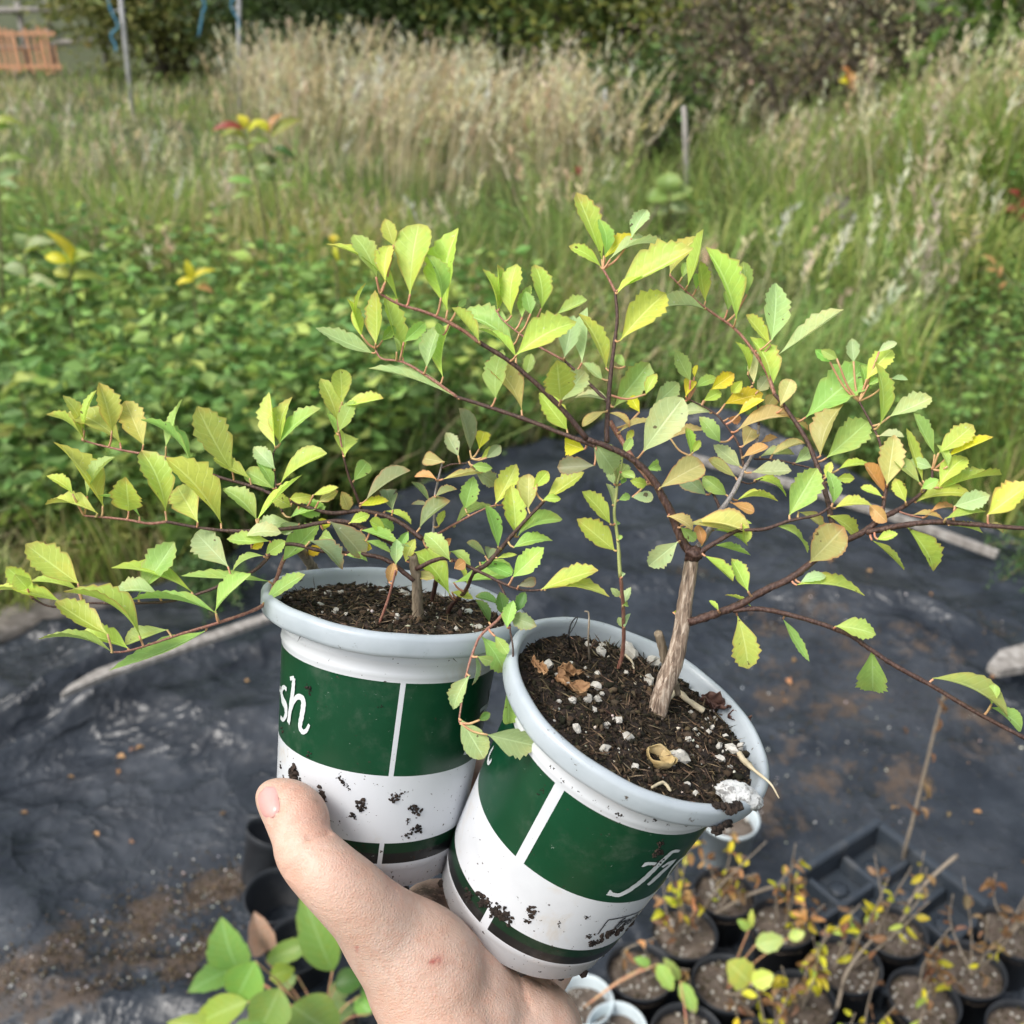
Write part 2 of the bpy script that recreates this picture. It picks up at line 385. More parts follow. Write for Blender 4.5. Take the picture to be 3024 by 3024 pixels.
def fold(ax, ay, k, s_): return (1 - np.abs(2 * vnoise((FX * ax + FY * ay + warp * .5) * k, (FX * ay - FY * ax) * k * .25 + warp, s_) - 1)) ** 4
FZ = .007 + .012 * fbm(FX * 3, FY * 3, 4, 21) + .040 * fold(.45, .9, 2.3, 31) + .030 * fold(.9, .35, 3.1, 32) + .008 * fold(.6, -.8, 5, 33) + .003 * fold(.2, 1, 8, 34)
FZ += .05 * np.exp(-((FY - edge[None] + .02) / .035) ** 2) * (vnoise(FX * 5, FX * 0, 41))
FZ[-1] = .002
vp = np.array([ground(px('T', *q))[:2] for q in ((-500, 1640), (-200, 1530), (0, 1440), (130, 1370), (270, 1295), (380, 1262))])
vy = np.interp(FX, vp[:, 0], vp[:, 1], left=-9, right=9); vd = (FY - vy) * .85; vk = sstep(FX, vp[0, 0], vp[1, 0]) * (1 - sstep(FX, vp[-2, 0], vp[-1, 0]))
FZ += vk * (.075 * np.exp(-((vd - .055) / .05) ** 2) + .05 * np.exp(-((vd + .075) / .045) ** 2) - .004)
FZ += .02 * sstep(fbm(FX * 1.3, FY * 1.3, 2, 51), .45, .75)
POTZONE = sstep(FX, .1, .45) * (1 - sstep(FY, 1.5, 1.75)); FZ = FZ * (1 - .8 * POTZONE) + .004
def fab_z(x, y):
    j = np.clip(np.searchsorted(sx, x), 0, nx - 1); e = edge[j]; i = int(np.clip((y + .7) / (e + .7) * (ny - 1), 0, ny - 1)); return float(FZ[i, j])
idx = np.arange(nx * ny).reshape(ny, nx); quad = np.stack([idx[:-1, :-1], idx[:-1, 1:], idx[1:, 1:], idx[1:, :-1]], -1).reshape(-1, 4)
fabric = mesh('landscape_fabric', np.stack([FX, FY, FZ], -1).reshape(-1, 3), quad, mat_fabric(), origin=(0, 0, 0))
tag(fabric, 'wrinkled black landscape fabric spread over the bed under the pots', 'ground cloth')
soil = np.zeros(nx * ny); fxy = np.stack([FX, FY], -1).reshape(-1, 2)
SOILPX = [(20, 1880, .09), (90, 1880, .09), (130, 1830, .07), (190, 1790, .07), (260, 1770, .08), (320, 1730, .08), (370, 1690, .07), (270, 1820, .06), (350, 1850, .05), (430, 1690, .05), (400, 1800, .04), (180, 1900, .07),
          (1480, 1330, .16), (1600, 1350, .15), (1530, 1450, .14), (1700, 1480, .12), (1750, 1250, .14), (1620, 1250, .12), (1850, 1400, .12), (1450, 1200, .1), (1550, 1180, .1), (1850, 1200, .08), (1460, 1540, .12), (1300, 1100, .07)]
for (a, b, r_) in SOILPX:
    q = ground(px('T', a, b))[:2]; d = fxy - q; soil = np.maximum(soil, (.6 if a < 900 else .48) * np.exp(-((d * [1, .8]) ** 2).sum(1) / r_ ** 2))
a = fabric.data.color_attributes.new('soil', 'FLOAT_COLOR', 'POINT'); a.data.foreach_set('color', np.stack([soil] * 3 + [soil * 0 + 1], 1).ravel().astype(np.float32))

# spilled compost grains and perlite on the sheet
M_grain = leafy('spilled_compost', .0, .9, .1)
gp = []
for (a, b, r_) in SOILPX:
    q = ground(px('T', a, b))[:2]; n = 230 if a < 600 else 120
    gp.append(q + rng.standard_normal((n, 2)) * r_ * .6)
gp = np.concatenate(gp); gp = gp[gp[:, 1] < yfar(gp[:, 0]) - .05]
bv, bf = ico(1); bf = np.array(bf)
def lumps(P3, rad, cols, rough=.35):
    n = len(P3); V = P3[:, None] + rad[:, None, None] * (bv[None] * (1 + rough * rng.standard_normal((n, len(bv), 1)))) * rng.uniform(.45, 1.5, (n, 1, 3))
    T = (np.arange(n)[:, None, None] * len(bv) + bf[None]).reshape(-1, 3)
    return V.reshape(-1, 3), T, np.repeat(cols, len(bv), 0)
gz = np.array([fab_z(*q) for q in gp]); isp = rng.random(len(gp)) < .08
rad = np.where(isp, rng.uniform(.0009, .0022, len(gp)), rng.uniform(.0006, .0024, len(gp)))
cols = np.where(isp[:, None], pick([(.62, .6, .56)], len(gp)), pick([(.05, .034, .022), (.09, .06, .04), (.13, .09, .06)], len(gp)))
o = cloud_obj('spilled_compost', lumps(np.c_[gp, gz + rad * .4], rad, cols), M_grain, stuff=True)
tag(o, 'brown compost crumbs and white perlite spilled on the black fabric', 'compost')

# ------------------------------------------------------------------ meadow (uncountable)
M_grass = leafy('meadow_grass', .35, .6); M_leaf = leafy('green_leaf', .35, .5); M_dry = leafy('dry_grass', .3, .8, .15)
GREEN = [(.12, .22, .055), (.17, .29, .065), (.22, .34, .09), (.29, .38, .11), (.38, .42, .15)]
TAN = [(.52, .45, .27), (.62, .54, .36), (.45, .38, .22), (.58, .52, .36)]
def scatter(n, d0, d1, az0, az1, bias=1.):
    a = R(az0) + (R(az1) - R(az0)) * rng.random(n); d = d0 * (d1 / d0) ** (rng.random(n) ** bias)
    x = d * np.sin(a); y = d * np.cos(a); k = y > yfar(x) + .03
    return np.c_[x[k], y[k], terr(x[k], y[k])]
GAPS = [tb_ for tb_ in (on_terr(px('T', *q)) for q in ((1568, 440), (1300, 400), (1265, 470), (1572, 530), (1860, 580), (1890, 620), (1925, 520), (512, 690), (345, 250), (250, 260)))]
def gap(P):
    k = np.ones(len(P), bool)
    for g in GAPS: k &= ~((np.abs(P[:, 0] - g[0] * P[:, 1] / g[1]) < .2) & (P[:, 1] > g[1] - 1.3) & (P[:, 1] < g[1] + .15) & (rng.random(len(P)) < .85))
    return k
P = scatter(112000, 2.0, 22, -62, 60, .9); P = P[rng.random(len(P)) < np.clip(2.6 * vnoise(P[:, 0] * 2.3 + 40, P[:, 1] * 2.3, 61) - .15, .06, 1)]; P = P[gap(P)]; n = len(P); dist = np.linalg.norm(P[:, :2], axis=1)
hh = (.22 + .28 * rng.random(n)) * (1 + .5 * vnoise(P[:, 0] * .9, P[:, 1] * .9, 8)) * np.interp(dist, [2, 4, 6, 9, 22], [.7, 1, .95, .55, .4])
hh *= np.where(P[:, 0] < -.2, np.interp(dist, [3, 5, 8], [.6, .8, .8]), np.interp(dist, [2.5, 4.5, 7], [.5, .8, 1.1]))
dryness = np.clip(fbm(P[:, 0] * .9, P[:, 1] * .9, 3, 14) * 2.4 - 1.05 + .2 * (P[:, 0] > .3) * sstep(dist, 3.5, 6) + .2 * sstep(dist, 5, 9), 0, .75)
isdry = rng.random(n) < dryness
cols = np.where(isdry[:, None], pick(TAN, n) * .85, pick(GREEN, n))
lean = rng.standard_normal((n, 2)) * .28 + 1.3 * np.c_[vnoise(P[:, 0] * 2.1, P[:, 1] * 2.1, 71) - .45, vnoise(P[:, 0] * 2.1, P[:, 1] * 2.1, 72) - .5]
cols = np.clip(cols * (.55 + .95 * vnoise(P[:, 0] * 1.6, P[:, 1] * 1.6, 73))[:, None] * np.where((vnoise(P[:, 0] * 1.1, P[:, 1] * 1.1, 74) > .62)[:, None], [1.25, 1.2, .9], [1, 1, 1]), .01, .75)
o = cloud_obj('meadow_grass', blades(P, hh, lean, np.interp(dist, [2, 6, 22], [.006, .010, .022]) * rng.uniform(.6, 1.3, n), cols), M_grass, stuff=True)
tag(o, 'long green and straw grass of the meadow behind the fabric', 'grass')

def seed_grass(name, P, hmin, hmax, label, cols, plume=1., lean0=(.1, 0)):
    keep = rng.random(len(P)) < np.clip(3 * vnoise(P[:, 0] * 1.7, P[:, 1] * 1.7, 81) - .95, .05, 1); P = P[keep]; P = P[gap(P)]; n = len(P); h = rng.uniform(hmin, hmax, n) * (.75 + .5 * vnoise(P[:, 0], P[:, 1], 82)); lean = rng.standard_normal((n, 2)) * .12 + lean0 + .7 * np.c_[vnoise(P[:, 0] * 1.5, P[:, 1] * 1.5, 83) - .5, vnoise(P[:, 0] * 1.5, P[:, 1] * 1.5, 84) - .5]; c = pick(cols, n)
    parts = [blades(P, h, lean, np.full(n, .006), c)]
    m = 18
    k = np.repeat(rng.random((n, m)) * .30 + .72, 1, 1)
    base = P[:, None] + np.concatenate([lean[:, None] * (h[:, None, None] * k[..., None] ** 2), (h[:, None] * k * .97)[..., None]], 2)
    D = np.concatenate([rng.standard_normal((n, m, 2)) * .45 + lean[:, None] * .8, np.full((n, m, 1), .9)], 2); D /= np.linalg.norm(D, axis=2)[..., None]
    parts.append(leaf_cloud(base.reshape(-1, 3), D.reshape(-1, 3), rng.uniform(.035, .085, n * m) * plume, rng.uniform(.008, .018, n * m) * plume, np.repeat(np.clip(c * [1.4, 1.42, 1.5], 0, .85), m, 0)))
    o = cloud_obj(name, merge(parts), M_dry, stuff=True); tag(o, label, 'grass'); return o
def px_scatter(boxes, d0, d1):
    """plants standing in the sight lines of the given image boxes, at meadow distances d0..d1"""
    out = []
    for (x0, y0, x1, y1, n) in boxes:
        p = np.c_[rng.uniform(x0, x1, n), rng.uniform(y0, y1, n)]
        for q in p:
            g = on_terr(px('T', *q))
            if d0 < g[1] < d1: out.append(g)
    return np.array(out)
seed_grass('seeding_grass', px_scatter([(500, 190, 880, 330, 1250), (720, 230, 1060, 400, 700), (430, 210, 560, 320, 160), (1000, 250, 1200, 420, 300)], 2.5, 18), .5, 1.0, 'tall straw-coloured seeding grass in front of the dark hedge', TAN)
seed_grass('bank_grass', px_scatter([(1250, 250, 1932, 620, 620), (1700, 200, 2100, 600, 330), (1400, 600, 1932, 820, 160), (1000, 420, 1400, 620, 130)], 2.5, 16), .4, .8, 'thin pale seeding grass scattered over the bank', TAN + [(.36, .4, .17), (.3, .37, .13)], .8)
seed_grass('field_grass', px_scatter([(-100, 230, 420, 420, 420), (-200, 420, 500, 640, 260), (200, 330, 620, 520, 160), (600, 330, 900, 560, 120)], 2.5, 18), .3, .6, 'short dry grass across the open field by the poles', TAN + [(.3, .34, .14), (.22, .3, .09)], .7)

Pt = px_scatter([(1300, 300, 1932, 620, 60), (1650, 250, 2050, 520, 40), (1000, 420, 1300, 640, 14), (100, 420, 620, 520, 16)], 2.5, 14)
Pt = np.repeat(Pt, 34, 0) + np.c_[rng.standard_normal((len(Pt) * 34, 2)) * .045, np.zeros(len(Pt) * 34)]; nT = len(Pt)
o = cloud_obj('broad_grass', blades(Pt, rng.uniform(.25, .6, nT), rng.standard_normal((nT, 2)) * .38, rng.uniform(.009, .016, nT), pick([(.30, .42, .10), (.38, .48, .12), (.24, .36, .09), (.44, .48, .16)], nT)), M_grass, stuff=True); tag(o, 'tussocks of broad yellow-green grass blades over the bank', 'grass')
# leafy ground cover on the left, nettles and mint that read as one mass
def herb_mass(P, hmin, hmax, nl, L0, L1, cols, parent=None):
    n = len(P); h = rng.uniform(hmin, hmax, n); lean = rng.standard_normal((n, 2)) * .18
    parts = [blades(P, h, lean, np.full(n, .006), pick([(.10, .14, .05), (.14, .12, .06)], n))]
    k = np.tile(np.linspace(.22, 1., nl), (n, 1)) + rng.uniform(-.03, .03, (n, nl)); k = np.clip(k, .1, 1)
    base = P[:, None] + np.concatenate([lean[:, None] * (h[:, None, None] * k[..., None] ** 2), (h[:, None] * k * .97)[..., None]], 2)
    a = np.arange(nl)[None] * 2.4 + rng.uniform(0, 6.28, (n, 1)) + rng.uniform(-.4, .4, (n, nl))
    D = np.stack([np.cos(a), np.sin(a), rng.uniform(-.35, .55, (n, nl))], 2); D /= np.linalg.norm(D, axis=2)[..., None]
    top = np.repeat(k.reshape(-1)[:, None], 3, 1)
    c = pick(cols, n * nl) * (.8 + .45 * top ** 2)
    Lx = rng.uniform(L0, L1, n * nl) * (1.15 - .4 * k.reshape(-1))
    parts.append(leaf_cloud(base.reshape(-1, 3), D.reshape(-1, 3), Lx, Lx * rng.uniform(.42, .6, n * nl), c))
    return merge(parts)
HERB = [(.11, .23, .06), (.15, .29, .075), (.20, .35, .10), (.28, .43, .11), (.40, .50, .12)]
Ph = px_scatter([(-900, 560, -260, 1150, 300), (-260, 640, 640, 1080, 560), (-260, 520, 420, 680, 90), (500, 680, 1000, 930, 210), (300, 880, 760, 1100, 140)], 2.0, 6.5)
Ph = Ph[Ph[:, 1] > yfar(Ph[:, 0]) + .05]
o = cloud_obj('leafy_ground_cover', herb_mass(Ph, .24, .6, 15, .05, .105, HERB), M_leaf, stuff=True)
tag(o, 'dense green leafy weeds growing along the left edge of the fabric', 'weeds')
Ph = px_scatter([(1000, 560, 1932, 940, 700), (1932, 600, 2250, 1050, 160), (850, 420, 1250, 760, 300), (1250, 300, 1932, 560, 200)], 2.2, 8)
Ph = Ph[Ph[:, 1] > yfar(Ph[:, 0]) + .05]
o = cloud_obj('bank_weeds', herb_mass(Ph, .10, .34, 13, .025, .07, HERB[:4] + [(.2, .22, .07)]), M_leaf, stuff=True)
tag(o, 'low green weeds under the grass at the foot of the bank', 'weeds')

# ------------------------------------------------------------------ shrubs and trees behind
M_bark = mat_bark('shrub_bark', (.05, .04, .03), (.11, .09, .07), (.2, .17, .14), (30, 30, 6), .9)
def shrub(name, base, H, rx, ry, nleaf, L, cols, label, cat='shrub', low=.15, clumps=46, trunk=.05, group=None):
    cols = np.array(cols) * 1.35
    t = thing(name, base, label, cat, group); base = np.asarray(base, float)
    g = rng.standard_normal((clumps, 3)); g /= np.linalg.norm(g, axis=1)[:, None]; g *= rng.uniform(.35, 1, (clumps, 1)) ** .5
    cen = base + np.c_[g[:, 0] * rx, g[:, 1] * ry, H * (low + (1 - low) * (.5 + .5 * g[:, 2]))]
    nb = min(12, clumps); parts = []
    for i in range(nb):
        e = cen[i]; s_ = base + np.r_[rng.uniform(-.12, .12, 2) * rx, -.05]
        m = (s_ + e) / 2 + np.r_[rng.uniform(-.15, .15, 2) * rx, H * .08]
        parts.append(tube(catmull([s_, m, e], 4), [trunk, trunk * .6, trunk * .2], 6))
    V, Fs = join(parts); mesh('trunk', V, Fs, M_bark, t)
    w = rng.uniform(.5, 1.4, clumps); ci = rng.choice(clumps, nleaf, p=w / w.sum()); cr = (rx + ry + H) / 3 * .30
    P = cen[ci] + rng.standard_normal((nleaf, 3)) * cr * np.array([.75, .75, .55])
    P[:, 2] = np.maximum(P[:, 2], base[2] + .02)
    D = (P - cen[ci]) + rng.standard_normal((nleaf, 3)) * cr * .8 + np.array([0, 0, -.1 * cr]); D /= np.linalg.norm(D, axis=1)[:, None]
    clc = np.clip(1 + .16 * rng.standard_normal((clumps, 1)), .6, 1.5)
    c = np.clip(pick(cols, nleaf) * clc[ci], .004, .8); l = rng.uniform(.6, 1.3, nleaf) * L
    cloud_obj('crown', leaf_cloud(P, D, l, l * rng.uniform(.4, .6, nleaf), c), M_leaf, t); return t
def tb(x, y): return on_terr(px('T', x, y))
OLIVE = [(.15, .165, .05), (.20, .21, .065), (.25, .24, .085), (.12, .14, .04)]; DARK = [(.025, .05, .018), (.04, .07, .025), (.06, .09, .035), (.03, .055, .03)]
MID = [(.06, .11, .03), (.09, .14, .04), (.13, .17, .05), (.18, .2, .05)]; BROWN = [(.13, .09, .07), (.17, .12, .09), (.10, .08, .07), (.22, .17, .12), (.09, .10, .05)]
shrub('round_bush', tb(335, 150), 2.5, 1.6, 1.3, 11000, .13, OLIVE, 'dense olive-green bush standing by the wooden fence')
shrub('dark_bush', tb(640, 168), 2.9, 1.7, 1.3, 8500, .13, DARK, 'dark green bush directly behind the tallest straw grass')
shrub('hedge_shrub', tb(830, 170), 3.2, 1.6, 1.3, 8500, .13, DARK + MID[:2], 'deep green leafy shrub in the middle of the hedge')
shrub('hedge_shrub', tb(990, 190), 3.0, 1.3, 1.1, 8500, .13, MID + DARK[:2], 'yellow-flecked green shrub in the hedge beside the grey twiggy one')
shrub('hedge_shrub', tb(1165, 205), 2.8, 1.2, 1.1, 8500, .13, MID + [(.24, .24, .05)], 'bright green hedge shrub with yellowing leaves above a dark hollow')
shrub('red_stem_bush', tb(1040, 262), .62, .75, .5, 2200, .07, [(.09, .06, .045), (.12, .07, .06), (.06, .07, .035), (.05, .07, .03)], 'low reddish-brown bush in front of the hedge')
shrub('leafy_bush', tb(1220, 320), .9, .65, .5, 2600, .08, MID[:3] + DARK[1:], 'fresh green bush beside the pale wooden stake', low=.05)
shrub('twiggy_bush', tb(1330, 215), 2.2, .7, .7, 2300, .09, MID[1:] + [(.28, .28, .06), (.2, .19, .12)], 'light green twiggy bush between hedge and brown shrub')
shrub('brown_shrub', tb(1480, 235), 1.55, 1.15, .9, 4600, .065, BROWN, 'withered purple-brown shrub on the bank', low=.02)
shrub('brown_shrub', tb(1690, 205), 1.75, 1.1, .9, 4600, .065, BROWN + TAN[:2], 'straw-flecked withered brown shrub beside the large-leaved bush', low=.02)
shrub('large_leaved_bush', tb(1905, 215), 1.55, .85, .8, 1500, .15, [(.08, .16, .035), (.11, .2, .04), (.06, .12, .03), (.16, .24, .05)], 'glossy bush with large bright green leaves on the bank', low=.05)
BACK = [((-17, 30), 6.5, 4, DARK, 'tall dark tree behind the fence at the field corner'), ((-8, 34), 7.5, 4.5, DARK + MID[:1], 'broad dark green tree beyond the round bush'), ((-1, 27), 7., 3.6, DARK + MID[:2], 'tall green tree rising behind the dark bush'),
        ((5.5, 24), 7.5, 3.6, MID + DARK, 'light green tree behind the yellow-flecked hedge'), ((11.5, 22), 7, 3.4, DARK + MID[:2], 'dark tree standing behind the withered brown shrubs'), ((18, 24), 7.5, 4, MID + DARK, 'mixed green tree beyond the large-leaved bush')]
for (xy, H, r_, cs, lb) in BACK: shrub('background_tree', (*xy, float(terr(*xy))), H, r_, r_ * .8, 3600, .34, cs, lb, 'tree', low=.06, clumps=60, trunk=.14, group='trees closing off the field')

# ------------------------------------------------------------------ fence, netting, poles, twine
M_grey = mat_bark('weathered_wood', (.16, .145, .13), (.28, .26, .235), (.40, .38, .35), (60, 60, 8), .85)
M_steel = simple('galvanised_steel', [(.42, .42, .43), (.58, .58, .59)], 30, .45, .1, .001)
f0 = tb(-60, 150); Yf = f0[1]
fence = thing('wooden_fence', f0, 'grey weathered post and rail fence at the edge of the field', 'fence')
for x_ in (-260, -150, -48, 58, 108, 205):
    b = upright(px('T', x_, 140), Yf + .4); b[2] = 0; V, Fs = tube([b + [0, 0, -.1], b + [.01, 0, .6], b + [.02, 0, 1.15]], [.06, .055, .05], 8, True, .06, x_ + 500); mesh('post', V, Fs, M_grey, fence)
for z0, z1, x0, x1 in ((.92, 1.05, -300, 190), (.52, .56, 90, 215), (.4, .46, -300, 70)):
    a_ = upright(px('T', x0, 60), Yf + .32); b_ = upright(px('T', x1, 60), Yf + .32); a_[2] = z0; b_[2] = z1
    V, Fs = tube(catmull([a_, (a_ + b_) / 2 + [0, 0, .02], b_], 5), [.05, .055, .045], 7, True, .08, int(z0 * 100)); mesh('rail', V, Fs, M_grey, fence)
k = N('orange_plastic'); M_orange = k.end(k.pbr(k.mix(k.noise(4, 3), (.55, .24, .12), (.62, .36, .22)), .6))
nt = thing('orange_netting', upright(px('T', 20, 140), Yf + .25) * [1, 1, 0], 'sun-faded orange plastic safety netting tied along the wooden fence', 'netting')
n0 = upright(px('T', -180, 100), Yf + .25); n1_ = upright(px('T', 112, 100), Yf + .25); Ln = n1_[0] - n0[0]
parts = []
for i in range(int(Ln / .11) + 1):
    x_ = n0[0] + i * .11; parts.append(box((x_, Yf + .25 + .02 * math.sin(i), .42), (.05 + .03 * (i % 4 == 1), .006, .75 - .06 * (i % 3))) if i % 5 != 3 else box((x_, Yf + .25, .3), (.03, .006, .4)))
for j in range(2): parts.append(box(((n0[0] + n1_[0]) / 2, Yf + .244, .18 + j * .5), (Ln, .006, .06)))
V, Fs = join(parts); o = mesh('mesh_panel', V, Fs, M_orange, nt, smooth=False); o['kind'] = 'stuff'

POLES = {}
for (xb, yb, top, Y, lb) in ((251, 232, (228, 0), None, 'slim grey metal pole with blue twine by the open field'), (450, 205, (451, 0), None, 'grey metal pole with blue twine beside the dark bush')):
    b = tb(xb, yb); b[2] = 0; t_ = upright(px('T', *top), b[1]); dr = (t_ - b) / (t_[2] - b[2]); tp = b + dr * 1.95
    p_ = thing('metal_pole', b, lb, 'pole'); V, Fs = tube([b - [0, 0, .2], b + dr * 1., tp], [.027, .026, .026], 10); mesh('shaft', V, Fs, M_steel, p_)
    V, Fs = tube([tp, tp + [0, 0, .012]], [.025, .02], 10); mesh('cap', V, Fs, M_steel, p_); POLES[xb] = (b, dr)
    V, Fs = tube([b + dr * 1.18 + [-.1, 0, -.02], b + dr * 1.2 + [.02, 0, 0]], .008, 6); mesh('peg', V, Fs, M_steel, p_)
k = N('blue_twine'); M_blue = k.end(k.pbr(k.mix(k.noise(40, 3), (.05, .22, .38), (.12, .36, .52)), .7))
def twine(pts, Y, lb):
    P_ = catmull([upright(px('T', *q), Y) for q in pts], 5); V, Fs = tube(P_, .011, 6, True, .15, 3); tag(mesh('blue_twine', V, Fs, M_blue), lb, 'twine')
Y1 = POLES[251][0][1]; Y2 = POLES[450][0][1]
twine([(231, -4), (202, -30), (205, 3), (212, 25), (220, 40), (222, 52), (212, 62), (210, 72), (217, 82), (219, 98)], Y1 - .05, 'frayed blue twine dangling in loops from the slim pole')
twine([(446, -10), (436, 6), (440, 22), (447, 32), (451, 45), (450, 58)], Y2 - .05, 'blue twine knotted round the pole beside the dark bush')
P_ = catmull([POLES[251][0] + POLES[251][1] * 1.9, (POLES[251][0] + POLES[251][1] * 1.9 + POLES[450][0] + POLES[450][1] * 1.9) / 2 - [0, 0, .06], POLES[450][0] + POLES[450][1] * 1.9], 6)
V, Fs = tube(P_, .006, 6); tag(mesh('cord_line', V, Fs, M_blue), 'blue cord strung between the tops of the two poles', 'cord')
q = upright(px('T', 380, 20), (Y1 + Y2) / 2 + .6); tq = q.copy(); i_ = np.argmin(np.abs(P_[:, 0] - q[0]))
V, Fs = tube(catmull([P_[i_], upright(px('T', 384, 0), P_[i_][1]), upright(px('T', 382, 25), P_[i_][1]), upright(px('T', 375, 68), P_[i_][1])], 5), .012, 6); tag(mesh('blue_twine', V, Fs, M_blue), 'short blue twine end hanging from the cord between the poles', 'twine')
# wooden stake, rock, lumber
b = tb(1300, 400); t_ = upright(px('T', 1290, 200), b[1]); V, Fs = tube([b - [0, 0, .1], (b + t_) / 2, t_], [.022, .022, .018], 6, True, .06, 2)
tag(mesh('wooden_stake', V, Fs, M_grey), 'pale wooden stake sticking out of the grass on the bank', 'stake')
M_rock = simple('rock', [(.16, .14, .13), (.24, .21, .195), (.32, .29, .27)], 14, .9, .6, .01)
b = tb(1568, 432); V, Fs = lump(b + [0, .05, .08], .19, 3, .3, (1, .7, .6)); tag(mesh('rock', V, Fs, M_rock), 'flat greyish-brown rock lying in the bank grass', 'rock')
M_log = mat_bark('log_wood', (.13, .11, .09), (.24, .21, .175), (.36, .32, .28), (14, 60, 60), .85)
a_ = ground(px('T', -160, 1235), .05); b_ = ground(px('T', 212, 1128), .05)
V, Fs = tube(catmull([a_, (a_ + b_) / 2 + [0, .015, 0], b_], 6), [.052, .05, .045], 12, True, .05, 4); tag(mesh('log', V, Fs, M_log), 'weathered grey-brown log lying on the edge of the black fabric', 'log')
def plank(pts, w, th, lb, nm='plank', z=.03):
    P_ = np.array([ground(px('T', *q), z) for q in pts]); zf = max(fab_z(q[0] + a_, q[1] + b_) for q in catmull(P_, 6) for a_ in (-.03, 0, .03) for b_ in (-.03, 0, .03)); P_ = np.array([ground(px('T', *q), zf + .001) for q in pts]); V = []; Fs = []
    for i, p_ in enumerate(P_):
        T_ = unit(P_[min(i + 1, len(P_) - 1)] - P_[max(i - 1, 0)]); S_ = unit(np.cross(T_, [0, 0, 1])); ww = w[i] * .5
        V += [p_ - S_ * ww, p_ + S_ * ww, p_ + S_ * ww + [0, 0, th], p_ - S_ * ww + [0, 0, th]]
    m = len(P_)
    for i in range(m - 1):
        for j in range(4): Fs.append((i * 4 + j, i * 4 + (j + 1) % 4, (i + 1) * 4 + (j + 1) % 4, (i + 1) * 4 + j))
    Fs += [(3, 2, 1, 0), tuple(range((m - 1) * 4, m * 4))]
    return tag(mesh(nm, V, Fs, M_grey, smooth=False), lb, 'wood')
plank([(118, 1318), (135, 1306), (190, 1278), (300, 1240), (420, 1200), (535, 1160)], [.004, .018, .034, .034, .030, .028], .012, 'thin weathered lath with a pointed end on the black fabric', 'lath', .04)
plank([(1872, 1272), (1905, 1255), (2060, 1215), (2250, 1175)], [.03, .07, .08, .08], .02, 'silvery broken board lying across the fabric near the bank')
plank([(1300, 868), (1480, 915), (1700, 985), (1880, 1052)], [.02, .022, .022, .02], .02, 'long brown batten holding down the edge of the fabric by the grass', 'batten', .035)

# ================================================================== leaves as objects
M_HERO = mat_heroleaf()
M_petiole = simple('petiole', [(.55, .21, .15), (.55, .42, .18)], 120, .5, .1, .0005)
LC = {'l': (.57, .72, .13), 'g': (.40, .62, .155), 'b': (.50, .66, .29), 'y': (.72, .68, .04), 't': (.60, .55, .20), 'd': (.29, .37, .17), 'o': (.68, .38, .15),
      'k': (.10, .20, .045), 'n': (.26, .14, .06), 'w': (.34, .22, .12), 'r': (.34, .07, .05)}
def leaf_geo(B, Tp, Nn, W, curv=.1, fold=.3, teeth=.1, bexp=.85, ns=22, aexp=1.15, twist=0., K=10):
    B = np.asarray(B, float); y = Tp - B; L = np.linalg.norm(y); y = y / L
    n = unit(Nn - y * (Nn @ y)); x = np.cross(y, n); t = np.linspace(0, 1, ns) ** .95; m = aexp / (aexp + bexp)
    prof = (t ** aexp) * np.clip(1 - t, 0, 1) ** bexp / (m ** aexp * (1 - m) ** bexp); prof[0] = .03; prof[-1] = .02
    ph = (t * K) % 1.; saw = 1 - teeth * ph * sstep(t, .38, .5) * 1.6
    hw = W * .5 * prof * saw
    V = []; UV = []
    for i in range(ns):
        c = B + y * L * t[i] + n * (curv * L * (t[i] - t[i] ** 2) * 2 - curv * .6 * L * t[i] ** 2)
        a_ = twist * t[i]; xx = x * math.cos(a_) + n * math.sin(a_); nn = n * math.cos(a_) - x * math.sin(a_)
        for s_ in (-1, -.5, 0, .5, 1):
            V.append(c + xx * hw[i] * s_ * (1 - .12 * fold * abs(s_)) + nn * hw[i] * fold * (abs(s_) ** 1.3) + y * (teeth * L * .12 * ((1 - ph[i]) if abs(s_) == 1 else 0) * sstep(t[i], .38, .5)))
            UV.append((s_, t[i]))
    Fs = [(i * 5 + j, i * 5 + j + 1, i * 5 + j + 6, i * 5 + j + 5) for i in range(ns - 1) for j in range(4)]
    return np.array(V), Fs, np.array(UV)
def leaf_obj(parent, B, Tp, Nn, W, col, red=.3, stalk=None, name='leaf', stalk_r=.00034, **kw):
    V, Fs, UV = leaf_geo(B, Tp, Nn, W, **kw); nl = len(Fs); nv = len(V)
    if stalk is not None:
        sv, sf = tube(catmull(stalk, 3), [stalk_r * 1.25, stalk_r], 5); Fs = Fs + [tuple(i + nv for i in f) for f in sf]; V = np.concatenate([V, sv]); UV = np.concatenate([UV, np.zeros((len(sv), 2))])
    o = mesh(name, V, Fs, None, parent, mats=[M_HERO, M_petiole], midx=[0] * nl + [1] * (len(Fs) - nl))
    uvl = o.data.uv_layers.new(name='leaf'); li = np.zeros(len(o.data.loops), np.int32); o.data.loops.foreach_get('vertex_index', li)
    uvl.data.foreach_set('uv', UV[li].astype(np.float32).ravel())
    o.color = (*np.clip(np.array(col) * (1 + .1 * rng.standard_normal(3) * .6), .01, .8), red); return o

